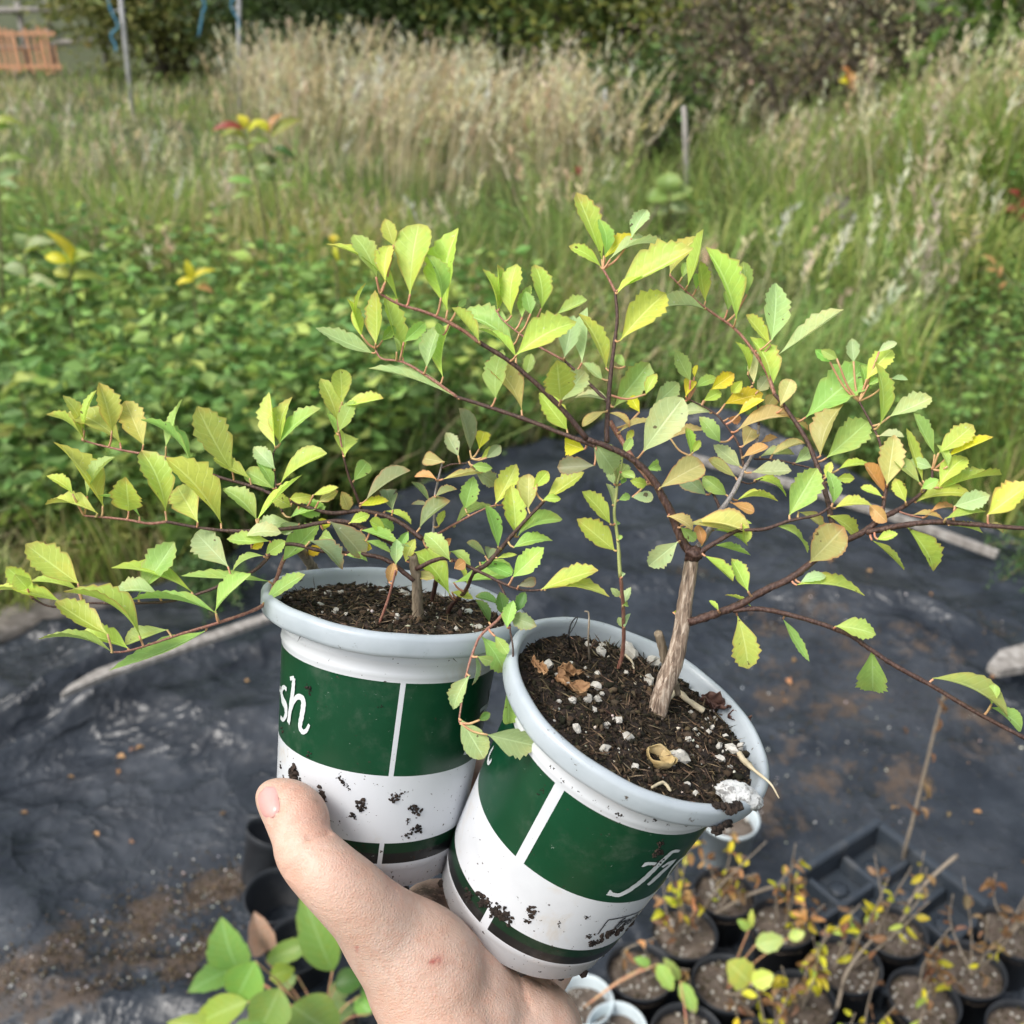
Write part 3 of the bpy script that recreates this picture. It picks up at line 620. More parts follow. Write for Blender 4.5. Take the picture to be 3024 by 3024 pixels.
# ------------------------------------------------------------------ single plants one can pick out of the meadow
def weed(name, base_px, stems, leaves, label, cat='plant', size=1., stemcol=None, red=.2, dY=0., Y=None, nstat=9):
    """stems: polylines of T pixels in the upright plane of the base; leaves: (bx,by,tx,ty,width,colour)"""
    b = on_terr(px('T', *base_px)) if Y is None else upright(px('T', *base_px), Y); b = b.copy(); YY_ = b[1] + dY
    t = thing(name, b, label, cat)
    for s_ in [stems]:
        P_ = np.array([b] + [upright(px('T', *q), YY_) for q in s_]); V, Fs = tube(catmull(P_, 4), [.006 * size, .004 * size, .0025 * size], 6); mesh('stem', V, Fs, stemcol or M_weedstem, t)
    for (x0, y0, x1, y1, w, c) in leaves:
        B = upright(px('T', x0, y0), YY_); T_ = upright(px('T', x1, y1), YY_); L = np.linalg.norm(T_ - B); dz = rng.uniform(-.45, .45) * L; T_ = T_ + np.array([0, dz, 0])
        Wm = w * YY_ / math.cos(PITCH) / 1896
        Nn = np.array([rng.normal() * .35, -.6, .8]); leaf_obj(t, B, T_, Nn, Wm, np.array(LC[c]) * (.62 if c in 'lgbk' else .8), red, None, curv=rng.uniform(.15, .5), fold=.3, teeth=.05, ns=nstat, aexp=.8, bexp=.8)
    return t
M_weedstem = simple('weed_stem', [(.14, .12, .06), (.22, .2, .09)], 40, .7)
weed('sapling', (512, 690), [(500, 440), (475, 310), (458, 240)], [(462, 245, 405, 236, 16, 'r'), (462, 243, 448, 215, 20, 'y'), (468, 250, 500, 226, 20, 'y'), (466, 262, 412, 250, 16, 'l'), (470, 285, 418, 278, 16, 'g'), (480, 312, 468, 318, 18, 'k'), (478, 345, 428, 336, 18, 'g'), (484, 372, 438, 368, 16, 'g'), (470, 290, 482, 268, 14, 'l'), (490, 330, 515, 328, 16, 'b')], 'green sapling with red and yellow top leaves beside its twin', 'sapling', red=.6)
weed('sapling', (530, 690), [(528, 440), (514, 320), (508, 250)], [(508, 250, 528, 212, 15, 'o'), (508, 250, 484, 230, 18, 'y'), (510, 258, 562, 222, 18, 'l'), (512, 285, 560, 290, 18, 'k'), (514, 312, 505, 290, 16, 'k'), (518, 330, 485, 310, 18, 'b'), (520, 345, 480, 342, 18, 'g'), (524, 365, 562, 345, 16, 'g'), (512, 270, 470, 262, 16, 'g')], 'green sapling with orange tip and drooping dark leaves beside its twin', 'sapling', red=.5)
weed('sapling', (10, 760), [(0, 420), (-14, 300), (-18, 225)], [(-12, 240, 32, 226, 20, 'l'), (-10, 250, 20, 238, 16, 'g'), (-8, 308, 60, 300, 16, 'g'), (-6, 340, 34, 322, 20, 'b'), (0, 380, 46, 372, 18, 'g'), (-4, 352, 40, 345, 16, 'b'), (-10, 300, -50, 290, 20, 'g'), (-2, 400, -40, 390, 20, 'g'), (-10, 270, -60, 250, 20, 'l')], 'leafy sapling at the field edge across from the slim pole', 'sapling')
weed('broad_leaved_weed', (60, 800), [(52, 560), (45, 470)], [(46, 470, 30, 440, 28, 'b'), (46, 475, 100, 448, 22, 'b'), (48, 490, 90, 480, 20, 'k'), (50, 520, 5, 500, 26, 'b'), (52, 540, 105, 525, 26, 'b'), (56, 600, 40, 565, 36, 'b'), (50, 580, 80, 560, 24, 'g'), (48, 475, 75, 460, 20, 'y')], 'weed with broad blue-green leaves among the left ground cover', 'weed')
weed('yellow_green_weed', (140, 830), [(135, 560), (130, 470)], [(132, 500, 115, 430, 22, 'y'), (132, 500, 150, 470, 24, 'l'), (134, 505, 170, 470, 22, 'l'), (130, 495, 85, 480, 20, 'y'), (134, 520, 100, 510, 22, 'l'), (135, 530, 190, 515, 20, 'l'), (136, 545, 160, 535, 22, 'g')], 'weed with bright yellow-green top leaves in the ground cover', 'weed', red=.05)
weed('yellow_leaf_weed', (375, 860), [(372, 620), (362, 530)], [(362, 525, 352, 490, 16, 'y'), (364, 528, 402, 505, 14, 'y'), (366, 530, 335, 530, 14, 'y'), (368, 540, 402, 545, 16, 'o'), (366, 545, 395, 520, 14, 'g'), (368, 560, 340, 550, 16, 'g'), (370, 570, 400, 565, 18, 'g')], 'weed with a ring of yellow leaves among dark ground cover', 'weed')
weed('yellow_flower', (640, 780), [(637, 560), (630, 465)], [(630, 452, 622, 446, 14, 'y'), (630, 452, 640, 448, 12, 'y'), (632, 462, 640, 492, 8, 'y'), (628, 452, 630, 462, 10, 'y'), (634, 560, 610, 548, 12, 'g'), (635, 600, 660, 585, 12, 'g')], 'small bright yellow flower on a thin stem behind the upper plant', 'flower', red=0)
weed('broad_leaved_weed', (1265, 470), [(1262, 400), (1262, 345)], [(1262, 360, 1262, 325, 46, 'g'), (1262, 375, 1215, 372, 34, 'g'), (1264, 378, 1305, 352, 30, 'g'), (1264, 390, 1300, 392, 30, 'b'), (1262, 395, 1225, 400, 28, 'b'), (1264, 400, 1330, 405, 26, 't')], 'broad-leaved green weed below the pale wooden stake', 'weed')
weed('broad_leaved_weed', (1572, 530), [(1570, 490)], [(1570, 488, 1572, 440, 60, 'l'), (1570, 488, 1545, 470, 24, 'g'), (1572, 485, 1600, 462, 26, 'l')], 'single bright green lobed leaf growing below the flat rock', 'weed', red=0)
weed('dead_frond', (1860, 580), [(1850, 500), (1835, 450), (1822, 410)], [(1850 - i * 3.4, 510 - i * 12, 1830 - i * 3.4 - 6, 500 - i * 12, 5, 't') for i in range(9)] + [(1852 - i * 3.4, 510 - i * 12, 1872 - i * 3.4, 500 - i * 12, 5, 't') for i in range(9)], 'feathery straw-coloured dead frond standing in the bank grass', 'frond')
weed('rusty_frond', (1890, 620), [(1885, 540), (1878, 500)], [(1878, 505, 1860, 480, 8, 'o'), (1880, 515, 1862, 505, 8, 'o'), (1882, 525, 1892, 500, 8, 'o'), (1884, 540, 1868, 530, 8, 'n'), (1885, 545, 1896, 530, 8, 'o')], 'rust-orange withered frond low on the bank', 'frond')
weed('red_leaved_weed', (1925, 520), [(1925, 430), (1920, 370)], [(1920, 380, 1905, 355, 18, 'r'), (1922, 390, 1945, 370, 18, 'r'), (1922, 400, 1895, 395, 16, 'r'), (1924, 415, 1945, 405, 16, 'r'), (1922, 400, 1915, 420, 16, 'r')], 'dark red leaved weed on the bank beside pale dead stalks', 'weed', red=.8)
weed('orange_leaved_weed', (1605, 260), [(1600, 190), (1598, 150)], [(1598, 150, 1590, 125, 22, 'o'), (1600, 155, 1615, 135, 20, 'o'), (1600, 160, 1585, 150, 18, 'y'), (1600, 165, 1620, 160, 16, 'o')], 'bright orange leaves in front of the withered brown shrub', 'weed', red=.5)
weed('red_flower', (1093, 480), [(1093, 400), (1092, 330)], [(1092, 322, 1084, 316, 9, 'r'), (1092, 322, 1100, 316, 9, 'r'), (1092, 322, 1090, 330, 9, 'r'), (1093, 318, 1096, 326, 8, 'r')], 'tiny red flower in the dry grass before the low brown bush', 'flower', red=.9)
# feathery weeds that creep over the sheet
def feathery(name, base_px, pts, label, cols, n=420, spread=.05, L=.03):
    b = ground(px('T', *base_px)); t = thing(name, b, label, 'weed'); st = []; P_ = []
    for q in pts:
        e = ground(px('T', *q[:2]), q[2]); c = catmull([b + [0, 0, .01], (b + e) / 2 + [0, 0, .05], e], 8); st.append(tube(c, [.003, .0015], 5)); P_.append(c[2:])
    V, Fs = join(st); mesh('stem', V, Fs, M_weedstem, t); P_ = np.concatenate(P_)
    i = rng.integers(0, len(P_), n); B = P_[i] + rng.standard_normal((n, 3)) * spread * .25; B[:, 2] = np.maximum(B[:, 2], .012)
    D = rng.standard_normal((n, 3)) + [0, -.2, .6]; D /= np.linalg.norm(D, axis=1)[:, None]; l = rng.uniform(.5, 1.2, n) * L
    cloud_obj('foliage', leaf_cloud(B, D, l, l * .16, pick(cols, n)), M_leaf, t)
FEA = [(.07, .17, .05), (.10, .21, .07), (.14, .24, .09)]
feathery('feathery_weed', (1990, 1080), [(1890, 1075, .04), (1850, 1030, .06), (1900, 1000, .1), (1870, 1110, .02), (1940, 1120, .03), (1930, 980, .12), (1960, 1050, .1)], 'feathery blue-green weed sprawling over the fabric under the bank', FEA, 900)
feathery('feathery_weed', (400, 1130), [(350, 1120, .06), (400, 1170, .04), (450, 1130, .08), (390, 1070, .12), (470, 1090, .1), (330, 1080, .1)], 'soft feathery weed at the fabric edge behind the low branches', FEA, 900)
b = ground(px('T', 320, 1040)); t = thing('orange_seedhead', b, 'soft orange-brown seed head in the weeds behind the low branches', 'seed head')
P_ = np.array([b, b + [0, 0, .08], b + [.01, 0, .15]]); V, Fs = tube(P_, .003, 5); mesh('stem', V, Fs, M_weedstem, t)
B = b + [.01, 0, .13] + rng.standard_normal((420, 3)) * [.05, .04, .04]; D = rng.standard_normal((420, 3)); D /= np.linalg.norm(D, axis=1)[:, None]
cloud_obj('bristles', leaf_cloud(B, D, rng.uniform(.015, .035, 420), np.full(420, .004), pick([(.42, .2, .1), (.36, .22, .1), (.3, .22, .09)], 420)), M_dry, t, stuff=True)

# ================================================================== nursery pots at the feet
k = N('black_plastic'); M_black = k.end(k.pbr(k.mix(k.step(k.noise(14, 5), .4, .75), (.018, .021, .026), (.045, .047, .05)), k.math('ADD', .35, k.math('MULTIPLY', k.noise(30, 4), .25)), k.bump(k.noise(80, 4), .1, .002)))
k = N('tray_plastic'); M_tray = k.end(k.pbr(k.mix(k.step(k.noise(20, 5), .45, .75), (.035, .045, .058), (.075, .08, .085)), .36, k.bump(k.noise(60, 4), .1, .002)))
M_potsoil = simple('dry_compost', [(.06, .045, .034), (.11, .085, .066), (.17, .14, .115)], 70, .95, .8, .006, 7)
M_perlite = simple('perlite', [(.40, .38, .33), (.60, .58, .53)], 300, .85, .5, .0008)
k = N('milky_plastic'); M_milky = k.end(k.pbr(k.mix(k.step(k.noise(30, 5), .4, .75), (.55, .63, .66), (.44, .50, .52)), .4, Subsurface_Weight=.0))
POT_R, POT_H = .055, .10
def pot_mesh(rr=POT_R, h=POT_H):
    pr = [(0, .004), (rr * .70, .004), (rr * .72, 0), (rr * .74, .002), (rr * .93, h * .86), (rr * .965, h * .87), (rr, h * .99), (rr * .99, h), (rr * .955, h * .995), (rr * .93, h * .86), (rr * .70, .008), (0, .008)]
    return lathe(pr, 36, .006, rr * 100)
POTV, POTF = pot_mesh(); pot_me = bpy.data.meshes.new('pot_body'); pot_me.from_pydata(POTV.tolist(), [], POTF); pot_me.polygons.foreach_set('use_smooth', [True] * len(POTF)); pot_me.materials.append(M_black)
pv, pf = lump((0, 0, 0), 1, 1, .3); perl_me = bpy.data.meshes.new('perlite'); perl_me.from_pydata(pv.tolist(), [], pf); perl_me.materials.append(M_perlite)
def soil_disc(r, zs, amp=.003, n=26, m=12, seed=0):
    g = np.random.default_rng(seed); V = [(0, 0, zs)]; Fs = []
    for i in range(1, m + 1):
        for j in range(n):
            a = 2 * math.pi * j / n; rr = r * i / m; x, y = rr * math.cos(a), rr * math.sin(a)
            V.append((x, y, zs + amp * 2 * (float(fbm(x * 60 + seed, y * 60, 4, seed)) - .5) - (.003 * (i / m) ** 6)))
    Fs = [(0, 1 + j, 1 + (j + 1) % n) for j in range(n)] + [(1 + (i - 1) * n + j, 1 + i * n + j, 1 + i * n + (j + 1) % n, 1 + (i - 1) * n + (j + 1) % n) for i in range(1, m) for j in range(n)]
    return np.array(V), Fs
POTS = [px('P', *q) for q in ((2203, 2692), (2066, 2804), (1903, 2870), (2030, 3030), (2175, 2925), (2386, 2930), (2604, 2790), (2883, 2899), (2999, 3020), (2671, 2950), (2982, 2759), (2335, 2790), (2250, 3070), (2480, 3060), (2780, 3060), (2500, 2850))]
PP = np.array([ground(q, POT_H)[:2] for q in POTS])
WC = np.array([ground(px('P', *q), .10)[:2] for q in ((1725, 2965), (1822, 3050), (2150, 2450))])
for _ in range(200):
    for i in range(len(PP)):
        for j in range(len(PP)):
            if i != j:
                d = PP[i] - PP[j]; L = np.linalg.norm(d)
                if L < .113: PP[i] += d / L * (.113 - L) * .5; PP[j] -= d / L * (.113 - L) * .5
        for w_ in WC:
            d = PP[i] - w_; L = np.linalg.norm(d)
            if L < .106: PP[i] += d / L * (.106 - L)
POTLAB = ['black pot with a bare dark soil top and thick rim beside the pale dirty cup', 'black pot between the tilted held cup and the soil-topped pots', 'black pot tucked under the base of the tilted held cup', 'black pot with a two-leaved green seedling rooted in it',
          'black pot holding the green seedling with serrated leaf', 'black pot under the bushy yellow seedling', 'black pot with perlite-rich soil in front of the black tray', 'black pot of dry soil with tall bare twigs', 'black pot with white crumbs and a limp yellow leaf', 'black pot of brown soil crossed by an arching dry stem',
          'black pot beyond the tray beside a leaning dry twig', 'black pot beside the open black cell tray under brown shrivelled leaves', 'black pot behind the yellow bushy seedling pot with bright white perlite', 'black pot with a thin grey twig near the yellow seedling', 'black pot of dry soil between the arching stem and the limp yellow leaf', 'black pot half hidden by dry stems at the tray corner']
for i, (x, y) in enumerate(PP):
    t = thing('nursery_pot', (x, y, .006), POTLAB[i], 'pot', 'black nursery pots on the fabric'); t.rotation_euler = (rng.normal() * .03, rng.normal() * .03, rng.uniform(0, 6))
    o = bpy.data.objects.new('pot_body', pot_me); link(o, t)
    V, Fs = soil_disc(POT_R * .925, POT_H * rng.uniform(.80, .9), .004, seed=i + 3); me = bpy.data.meshes.new('soil'); me.from_pydata(V.tolist(), [], Fs); me.materials.append(M_potsoil); me.polygons.foreach_set('use_smooth', [True] * len(Fs)); so = link(bpy.data.objects.new('soil', me), t)
    n = 190; a = rng.uniform(0, 6.28, n); rr = POT_R * .9 * np.sqrt(rng.random(n)); zs = V[0, 2]
    rd = rng.uniform(.0008, .0026, n); co = pick([(.07, .05, .035), (.12, .09, .065), (.18, .14, .11), (.045, .03, .02)], n)
    v, tt, c = lumps(np.c_[rr * np.cos(a), rr * np.sin(a), zs + 0 * a + .001], rd, co); me = fast('soil_crumbs', v, tt, c); me.materials.append(M_grain); cr = link(bpy.data.objects.new('soil_crumbs', me), so); cr['kind'] = 'stuff'
    for j in range(22):
        a = rng.uniform(0, 6.28); r2 = POT_R * .85 * math.sqrt(rng.random()); q = bpy.data.objects.new('perlite', perl_me); q.location = (r2 * math.cos(a), r2 * math.sin(a), zs + .002); q.scale = (rng.uniform(.0012, .0036),) * 3; q.rotation_euler = tuple(rng.uniform(0, 6, 3)); link(q, so)
# empty black pots at the left
for q, lb, tl in (((812, 2640), 'empty black pot with a deep dark opening beside the thumb', (.10, .05)), ((888, 2790), 'empty black pot below the other open pot and above the large-leaved plant', (.06, -.04)), ((762, 2520), 'empty black pot tipped against its neighbours on the fabric', (-.35, .3))):
    g = ground(px('P', *q), POT_H); t = thing('empty_pot', (g[0], g[1], .012 if abs(tl[0]) < .2 else .03), lb, 'pot', 'empty black pots'); t.rotation_euler = (*tl, 0); link(bpy.data.objects.new('pot_body', pot_me), t)
# pale cups standing among the pots
CUPP = [(0, .006), (.030, .006), (.031, 0), (.033, .002), (.0415, .098), (.044, .098), (.0455, .101), (.0455, .105), (.044, .107), (.0425, .105), (.0405, .096), (.0315, .008), (0, .008)]
CV, CF = lathe(CUPP, 40, .004, 2); cup_me = bpy.data.meshes.new('cup_body'); cup_me.from_pydata(CV.tolist(), [], CF); cup_me.polygons.foreach_set('use_smooth', [True] * len(CF)); cup_me.materials.append(M_milky)
for i, (w_, lb) in enumerate(zip(WC, ('pale blue-white cup of soil close to the wrist', 'pale blue-white cup with a smooth rim next to the cup by the wrist', 'dirty pale cup half hidden by the tilted held cup and yellow leaves'))):
    t = thing('plastic_cup', (w_[0], w_[1], .006), lb, 'cup', 'pale cups on the fabric'); t.scale = (1.2 if i == 2 else 1,) * 3; link(bpy.data.objects.new('cup_body', cup_me), t)
    V, Fs = soil_disc(.039, .085, .003, seed=40 + i); me = bpy.data.meshes.new('soil'); me.from_pydata(V.tolist(), [], Fs); me.materials.append(M_potsoil); so = link(bpy.data.objects.new('soil', me), t)
    for j in range(16):
        a = rng.uniform(0, 6.28); r2 = .036 * math.sqrt(rng.random()); q = bpy.data.objects.new('perlite', perl_me); q.location = (r2 * math.cos(a), r2 * math.sin(a), .087); q.scale = (rng.uniform(.0012, .0036),) * 3; link(q, so)
# cell tray
c0 = ground(px('Q', 1095, 800), .06); cl = ground(px('Q', 640, 1090), .06); cr_ = ground(px('Q', 1600, 1290), .06)
ex = unit((cl - c0) * [1, 1, 0]); Lx = np.linalg.norm(cl - c0) + .06; ey = np.array([-ex[1], ex[0], 0.]); ey = ey if ey @ (cr_ - c0) > 0 else -ey; Ly = abs(ey @ (cr_ - c0)) + .02
tray = thing('seed_tray', c0 * [1, 1, 0] + [0, 0, .012], 'open black plastic cell tray with crossing ribs lying among the pots', 'tray')
def tb_(u, v, z): return c0 * [1, 1, 0] + ex * u + ey * v + np.array([0, 0, z + .012])
def slab(u0, u1, v0, v1, z0, z1, taper=0.):
    V = [tb_(u, v, z0) for u, v in ((u0, v0), (u1, v0), (u1, v1), (u0, v1))] + [tb_(u, v, z1) for u, v in ((u0 + taper, v0 + taper), (u1 - taper, v0 + taper), (u1 - taper, v1 - taper), (u0 + taper, v1 - taper))]
    return np.array(V), [(0, 3, 2, 1), (4, 5, 6, 7), (0, 1, 5, 4), (1, 2, 6, 5), (2, 3, 7, 6), (3, 0, 4, 7)]
def bev(o, w=.002):
    m = o.modifiers.new('bevel', 'BEVEL'); m.width = w; m.segments = 2; m.limit_method = 'ANGLE'; return o
for q in ((0, Lx, 0, .005), (0, Lx, Ly - .005, Ly), (0, .005, .005, Ly - .005), (Lx - .005, Lx, .005, Ly - .005)):
    V, Fs = slab(*q, 0, .052); bev(mesh('wall', V, Fs, M_tray, tray, smooth=False))
for q in ((-.012, Lx + .012, -.012, .004), (-.012, Lx + .012, Ly - .004, Ly + .012), (-.012, .004, .004, Ly - .004), (Lx - .004, Lx + .012, .004, Ly - .004)):
    V, Fs = slab(*q, .050, .055, .001); bev(mesh('rim', V, Fs, M_tray, tray, smooth=False))
V, Fs = slab(.005, Lx - .005, .005, Ly - .005, 0, .004); mesh('floor', V, Fs, M_tray, tray, smooth=False)
for f in (.36, .70):
    V, Fs = slab(Lx * f - .009, Lx * f + .009, .005, Ly - .005, .004, .034 + .004 * f, .003); bev(mesh('rib', V, Fs, M_tray, tray, smooth=False), .004)
for f in (.33, .66):
    V, Fs = slab(.005, Lx - .005, Ly * f - .009, Ly * f + .009, .004, .031 + .004 * f, .003); bev(mesh('rib', V, Fs, M_tray, tray, smooth=False), .004)
for u in (.2, .53, .85):
    for v in (.17, .5, .83):
        V, Fs = lathe([(0, .0), (.016, .0), (.018, .004), (.014, .006), (0, .007)], 12); mesh('cell_boss', V + tb_(Lx * u, Ly * v, .004), Fs, M_tray, tray)

# dried and yellowing seedlings in the pots
M_twig = mat_bark('dry_twig', (.16, .12, .085), (.28, .23, .17), (.38, .33, .27), (700, 700, 80), .8)
M_ylw = leafy('withered_leaf', .3, .7, .15)
def seedling(base, h, nst, nl, cols, label, L=.021, spread=.035, cat='seedling', red=.08, big=None):
    b = np.array([base[0], base[1], POT_H * .86 + .006]); t = thing('dried_seedling', b, label, cat)
    for s_ in range(nst + (nst > 1)):
        e = b + np.r_[rng.normal(0, spread, 2), h * rng.uniform(.6, 1.45 if nst > 1 else 1.)]; m = (b + e) / 2 + np.r_[rng.normal(0, .012, 2), 0]
        s0 = b + np.r_[rng.normal(0, .008, 2), -.004]; P_ = catmull([s0, m, e], 6); V, Fs = tube(P_, [.0017, .0013, .0007], 5); mesh('stem', V, Fs, M_twig, t)
        for l in range(int(nl * 1.4)):
            k_ = rng.uniform(.3, 1.); p = P_[int(k_ * (len(P_) - 1))]; d = unit(rng.standard_normal(3) + [0, -.3, -.1]); ll = L * rng.uniform(.6, 1.3)
            leaf_obj(t, p + d * .003, p + d * (ll + .003), np.r_[rng.normal(0, .6, 2), 1.] - [0, .4, 0], ll * rng.uniform(.35, .6), np.array(LC[cols[rng.integers(len(cols))]]) * rng.uniform(.55, 1.), red, None, curv=rng.uniform(-.3, .5), fold=rng.uniform(.2, 1.1), teeth=.05, ns=7, aexp=.8, twist=rng.normal() * .8)
    if big:
        for (x0, y0, x1, y1, w, c, d) in big:
            B = at(px('Q', x0, y0), d); T_ = at(px('Q', x1, y1), d - .01); leaf_obj(t, B, T_, np.array([0, -.6, .8]), w / 1.932 * d / FPX, LC[c], .25, [b, (b + B) / 2 + [0, 0, .01], B], curv=.08, fold=.15, teeth=.12, ns=14, aexp=.7, bexp=.75, stalk_r=.0011)
    return t
SEED = [(0, .11, 3, 7, 'nowy', 'orange-brown shrivelled seedling in the pot by the dirty pale cup'), (1, .17, 5, 9, 'yonwy', 'tall seedling with yellow and orange leaves against the tilted cup'), (2, .08, 2, 3, 'no', 'small withered seedling below the base of the tilted cup'),
        (5, .13, 4, 9, 'ywlnwy', 'bushy seedling with clustered lime-yellow and tan leaves'), (6, .14, 3, 4, 'ynww', 'thin seedling with a few yellow leaves before the cell tray'), (7, .20, 4, 3, 'nyw', 'tall bare grey twigs with a last yellow leaf'), (8, .09, 3, 5, 'ytn', 'limp seedling with pale yellow leaves at the pot edge'),
        (9, .12, 4, 5, 'nnyw', 'brown seedling with an arching dry stem'), (10, .13, 3, 7, 'nnw', 'leaning seedling with rust-brown curled leaves'), (11, .15, 4, 8, 'noy', 'seedling with dangling yellow leaf and brown curled leaves beside the tray'), (12, .12, 4, 8, 'nynw', 'matted tan seedling in front of the bushy yellow one'),
        (13, .16, 3, 5, 'ylnw', 'seedling with thin grey twig and tiny lime leaves'), (14, .11, 3, 6, 'wwn', 'brown dead seedling next to the limp pale one'), (15, .15, 3, 6, 'yln', 'spindly seedling with small yellow-green leaves at the tray corner')]
for (i, h, a, c, cs, lb) in SEED: seedling(PP[i], h, a, c, cs, lb)
dq = lambda p, z: (CAM[2] - z) / -ray(p)[2]
seedling(PP[3], .06, 1, 0, 'g', 'green seedling with two smooth rounded leaves', big=[(-30, 1680, -120, 1560, 70, 'g', dq(px('Q', -60, 1650), .15)), (-30, 1690, 60, 1870, 95, 'g', dq(px('Q', 0, 1750), .14))])
seedling(PP[4], .10, 1, 0, 'g', 'green seedling with one large serrated leaf on an upright stem', big=[(370, 1700, 245, 1580, 190, 'l', dq(px('Q', 370, 1640), .2)), (380, 1700, 500, 1650, 120, 'l', dq(px('Q', 440, 1670), .2)), (365, 1390, 300, 1340, 60, 'l', dq(px('Q', 340, 1370), .25)), (365, 1390, 380, 1280, 45, 'l', dq(px('Q', 370, 1330), .25)), (400, 1480, 560, 1450, 120, 'g', dq(px('Q', 500, 1450), .22)), (590, 1440, 680, 1410, 70, 'g', dq(px('Q', 630, 1420), .22))])
seedling(WC[0], .04, 1, 0, 'g', 'seedling with brown-edged round leaves in the cup by the wrist', big=[(-200, 1590, -290, 1560, 60, 'g', dq(px('Q', -250, 1570), .16)), (-160, 1590, -70, 1740, 100, 'g', dq(px('Q', -110, 1660), .16))])
# tall dead stalk and fallen twig
b = ground(px('Q', 1240, 1010), .02); pts = [b] + [upright(px('Q', *q), b[1] - .02) for q in ((1262, 900), (1290, 800), (1340, 600), (1400, 350), (1440, 180), (1475, 60))]; t = thing('dead_stalk', b, 'tall dead stalk with shrivelled brown leaves rising above the tray', 'stalk')
V, Fs = tube(catmull(pts, 5), [.0035, .003, .0016], 6, True, .1, 3); mesh('stem', V, Fs, M_twig, t)
for (x0, y0, x1, y1, w) in ((1340, 640, 1390, 560, 40), (1350, 560, 1400, 620, 40), (1330, 700, 1380, 760, 50), (1440, 180, 1430, 270, 36), (1450, 150, 1470, 90, 30), (1390, 400, 1420, 430, 30), (1310, 740, 1300, 690, 30), (1460, 70, 1500, 60, 26)):
    leaf_obj(t, upright(px('Q', x0, y0), b[1] - .02), upright(px('Q', x1, y1), b[1] - .04), np.array([.3, -.7, .5]), w / 1.932 * 1.7 / FPX, LC['w' if w > 36 else 'n'], .2, None, curv=.4, fold=.9, teeth=.05, ns=8, twist=1.)
a_ = ground(px('Q', 170, 1300), .115); b_ = ground(px('Q', 570, 1130), .14); V, Fs = tube(catmull([a_, (a_ + b_) / 2 + [0, 0, .01], b_], 5), [.002, .003, .003], 6, True, .08, 9); tag(mesh('fallen_twig', V, Fs, M_twig), 'pale fallen twig lying across the rim of a black pot', 'twig')
a_ = ground(px('Q', 860, 1860), .10); b_ = ground(px('Q', 1110, 1400), .17); V, Fs = tube(catmull([a_, ground(px('Q', 930, 1620), .15), b_], 6), [.0032, .0026, .002], 6, True, .08, 11); tag(mesh('leaning_twig', V, Fs, M_twig), 'bent grey twig leaning up between the pots', 'twig')
a_ = ground(px('Q', 1270, 1240), .10); b_ = ground(px('Q', 1550, 970), .15); V, Fs = tube(catmull([a_, (a_ + b_) / 2 + [0, 0, .008], b_], 5), [.0022, .003, .0035], 6, True, .08, 12); tag(mesh('leaning_twig', V, Fs, M_twig), 'short brown twig slanting up over the cell tray', 'twig')

# large-leaved potted plant at the lower left
gb = ground(px('P', 960, 3060), .1); t = thing('nursery_pot', (gb[0], gb[1], .006), 'black pot under the large-leaved green plant', 'pot'); link(bpy.data.objects.new('pot_body', pot_me), t)
V, Fs = soil_disc(POT_R * .925, .085, .004, seed=77); me = bpy.data.meshes.new('soil'); me.from_pydata(V.tolist(), [], Fs); me.materials.append(M_potsoil); link(bpy.data.objects.new('soil', me), t)
b = np.array([gb[0], gb[1], .09]); t = thing('large_leaved_plant', b, 'plant with large fresh green leaves beside the wrist', 'plant')
BIG = [(560, 1480, 440, 1150, 260, 'g', .22), (530, 1480, 215, 1630, 170, 'g', .20), (790, 1420, 1185, 1265, 130, 'g', .20), (1330, 1500, 1120, 960, 230, 'g', .24), (820, 1560, 990, 1490, 120, 'l', .18), (700, 1420, 560, 1700, 250, 'g', .26), (640, 1750, 240, 1925, 190, 'l', .22), (900, 1640, 750, 1960, 260, 'g', .27), (1000, 1780, 1330, 2000, 320, 'g', .22), (1040, 1540, 900, 1640, 90, 'b', .14), (1350, 1620, 1560, 1560, 150, 'k', .16), (1560, 1700, 1700, 1640, 130, 'g', .15), (1300, 1700, 1450, 1640, 120, 'b', .14), (520, 1980, 60, 1930, 140, 'l', .18), (1650, 1850, 1530, 1730, 110, 'g', .15), (1250, 1850, 1480, 1820, 130, 'b', .14), (800, 1950, 560, 2150, 250, 'g', .24), (1150, 2000, 1000, 2200, 250, 'g', .2)]
for (x0, y0, x1, y1, w, c, z) in BIG:
    d = dq(px('L', (x0 + x1) / 2, (y0 + y1) / 2), z); B = at(px('L', x0, y0), d + rng.uniform(-.02, .02)); T_ = at(px('L', x0 + (x1 - x0) * 1.18, y0 + (y1 - y0) * 1.18), d + rng.uniform(-.03, .03))
    leaf_obj(t, B, T_, np.array([rng.normal() * .2, -.5, .85]), w / 2.76 * d / FPX * 1.45, np.array(LC[c]) * np.array([.62, .72, .6]) * rng.uniform(.75, 1.1), .08, [b, (b + B) / 2 + [0, 0, .02], B], curv=.14, fold=.28, teeth=.09, ns=18, aexp=.72, bexp=.9, stalk_r=.0011, K=13)
w0 = px('L', 740, 1130); d = dq(w0, .15); B = at(px('L', 790, 1300), d); t2 = thing('curled_dead_leaf', ground(px('L', 790, 1330), .1), 'curled pale brown dead leaf standing at the rim of an empty pot', 'leaf')
leaf_obj(t2, at(px('L', 790, 1330), d), at(px('L', 700, 1050), d - .02), np.array([.3, -.8, .4]), 260 / 2.76 * d / FPX, (.52, .36, .27), 0., [ground(px('L', 800, 1400), .09), at(px('L', 790, 1330), d)], curv=.3, fold=1.2, teeth=.08, ns=14, aexp=.7, bexp=.5)

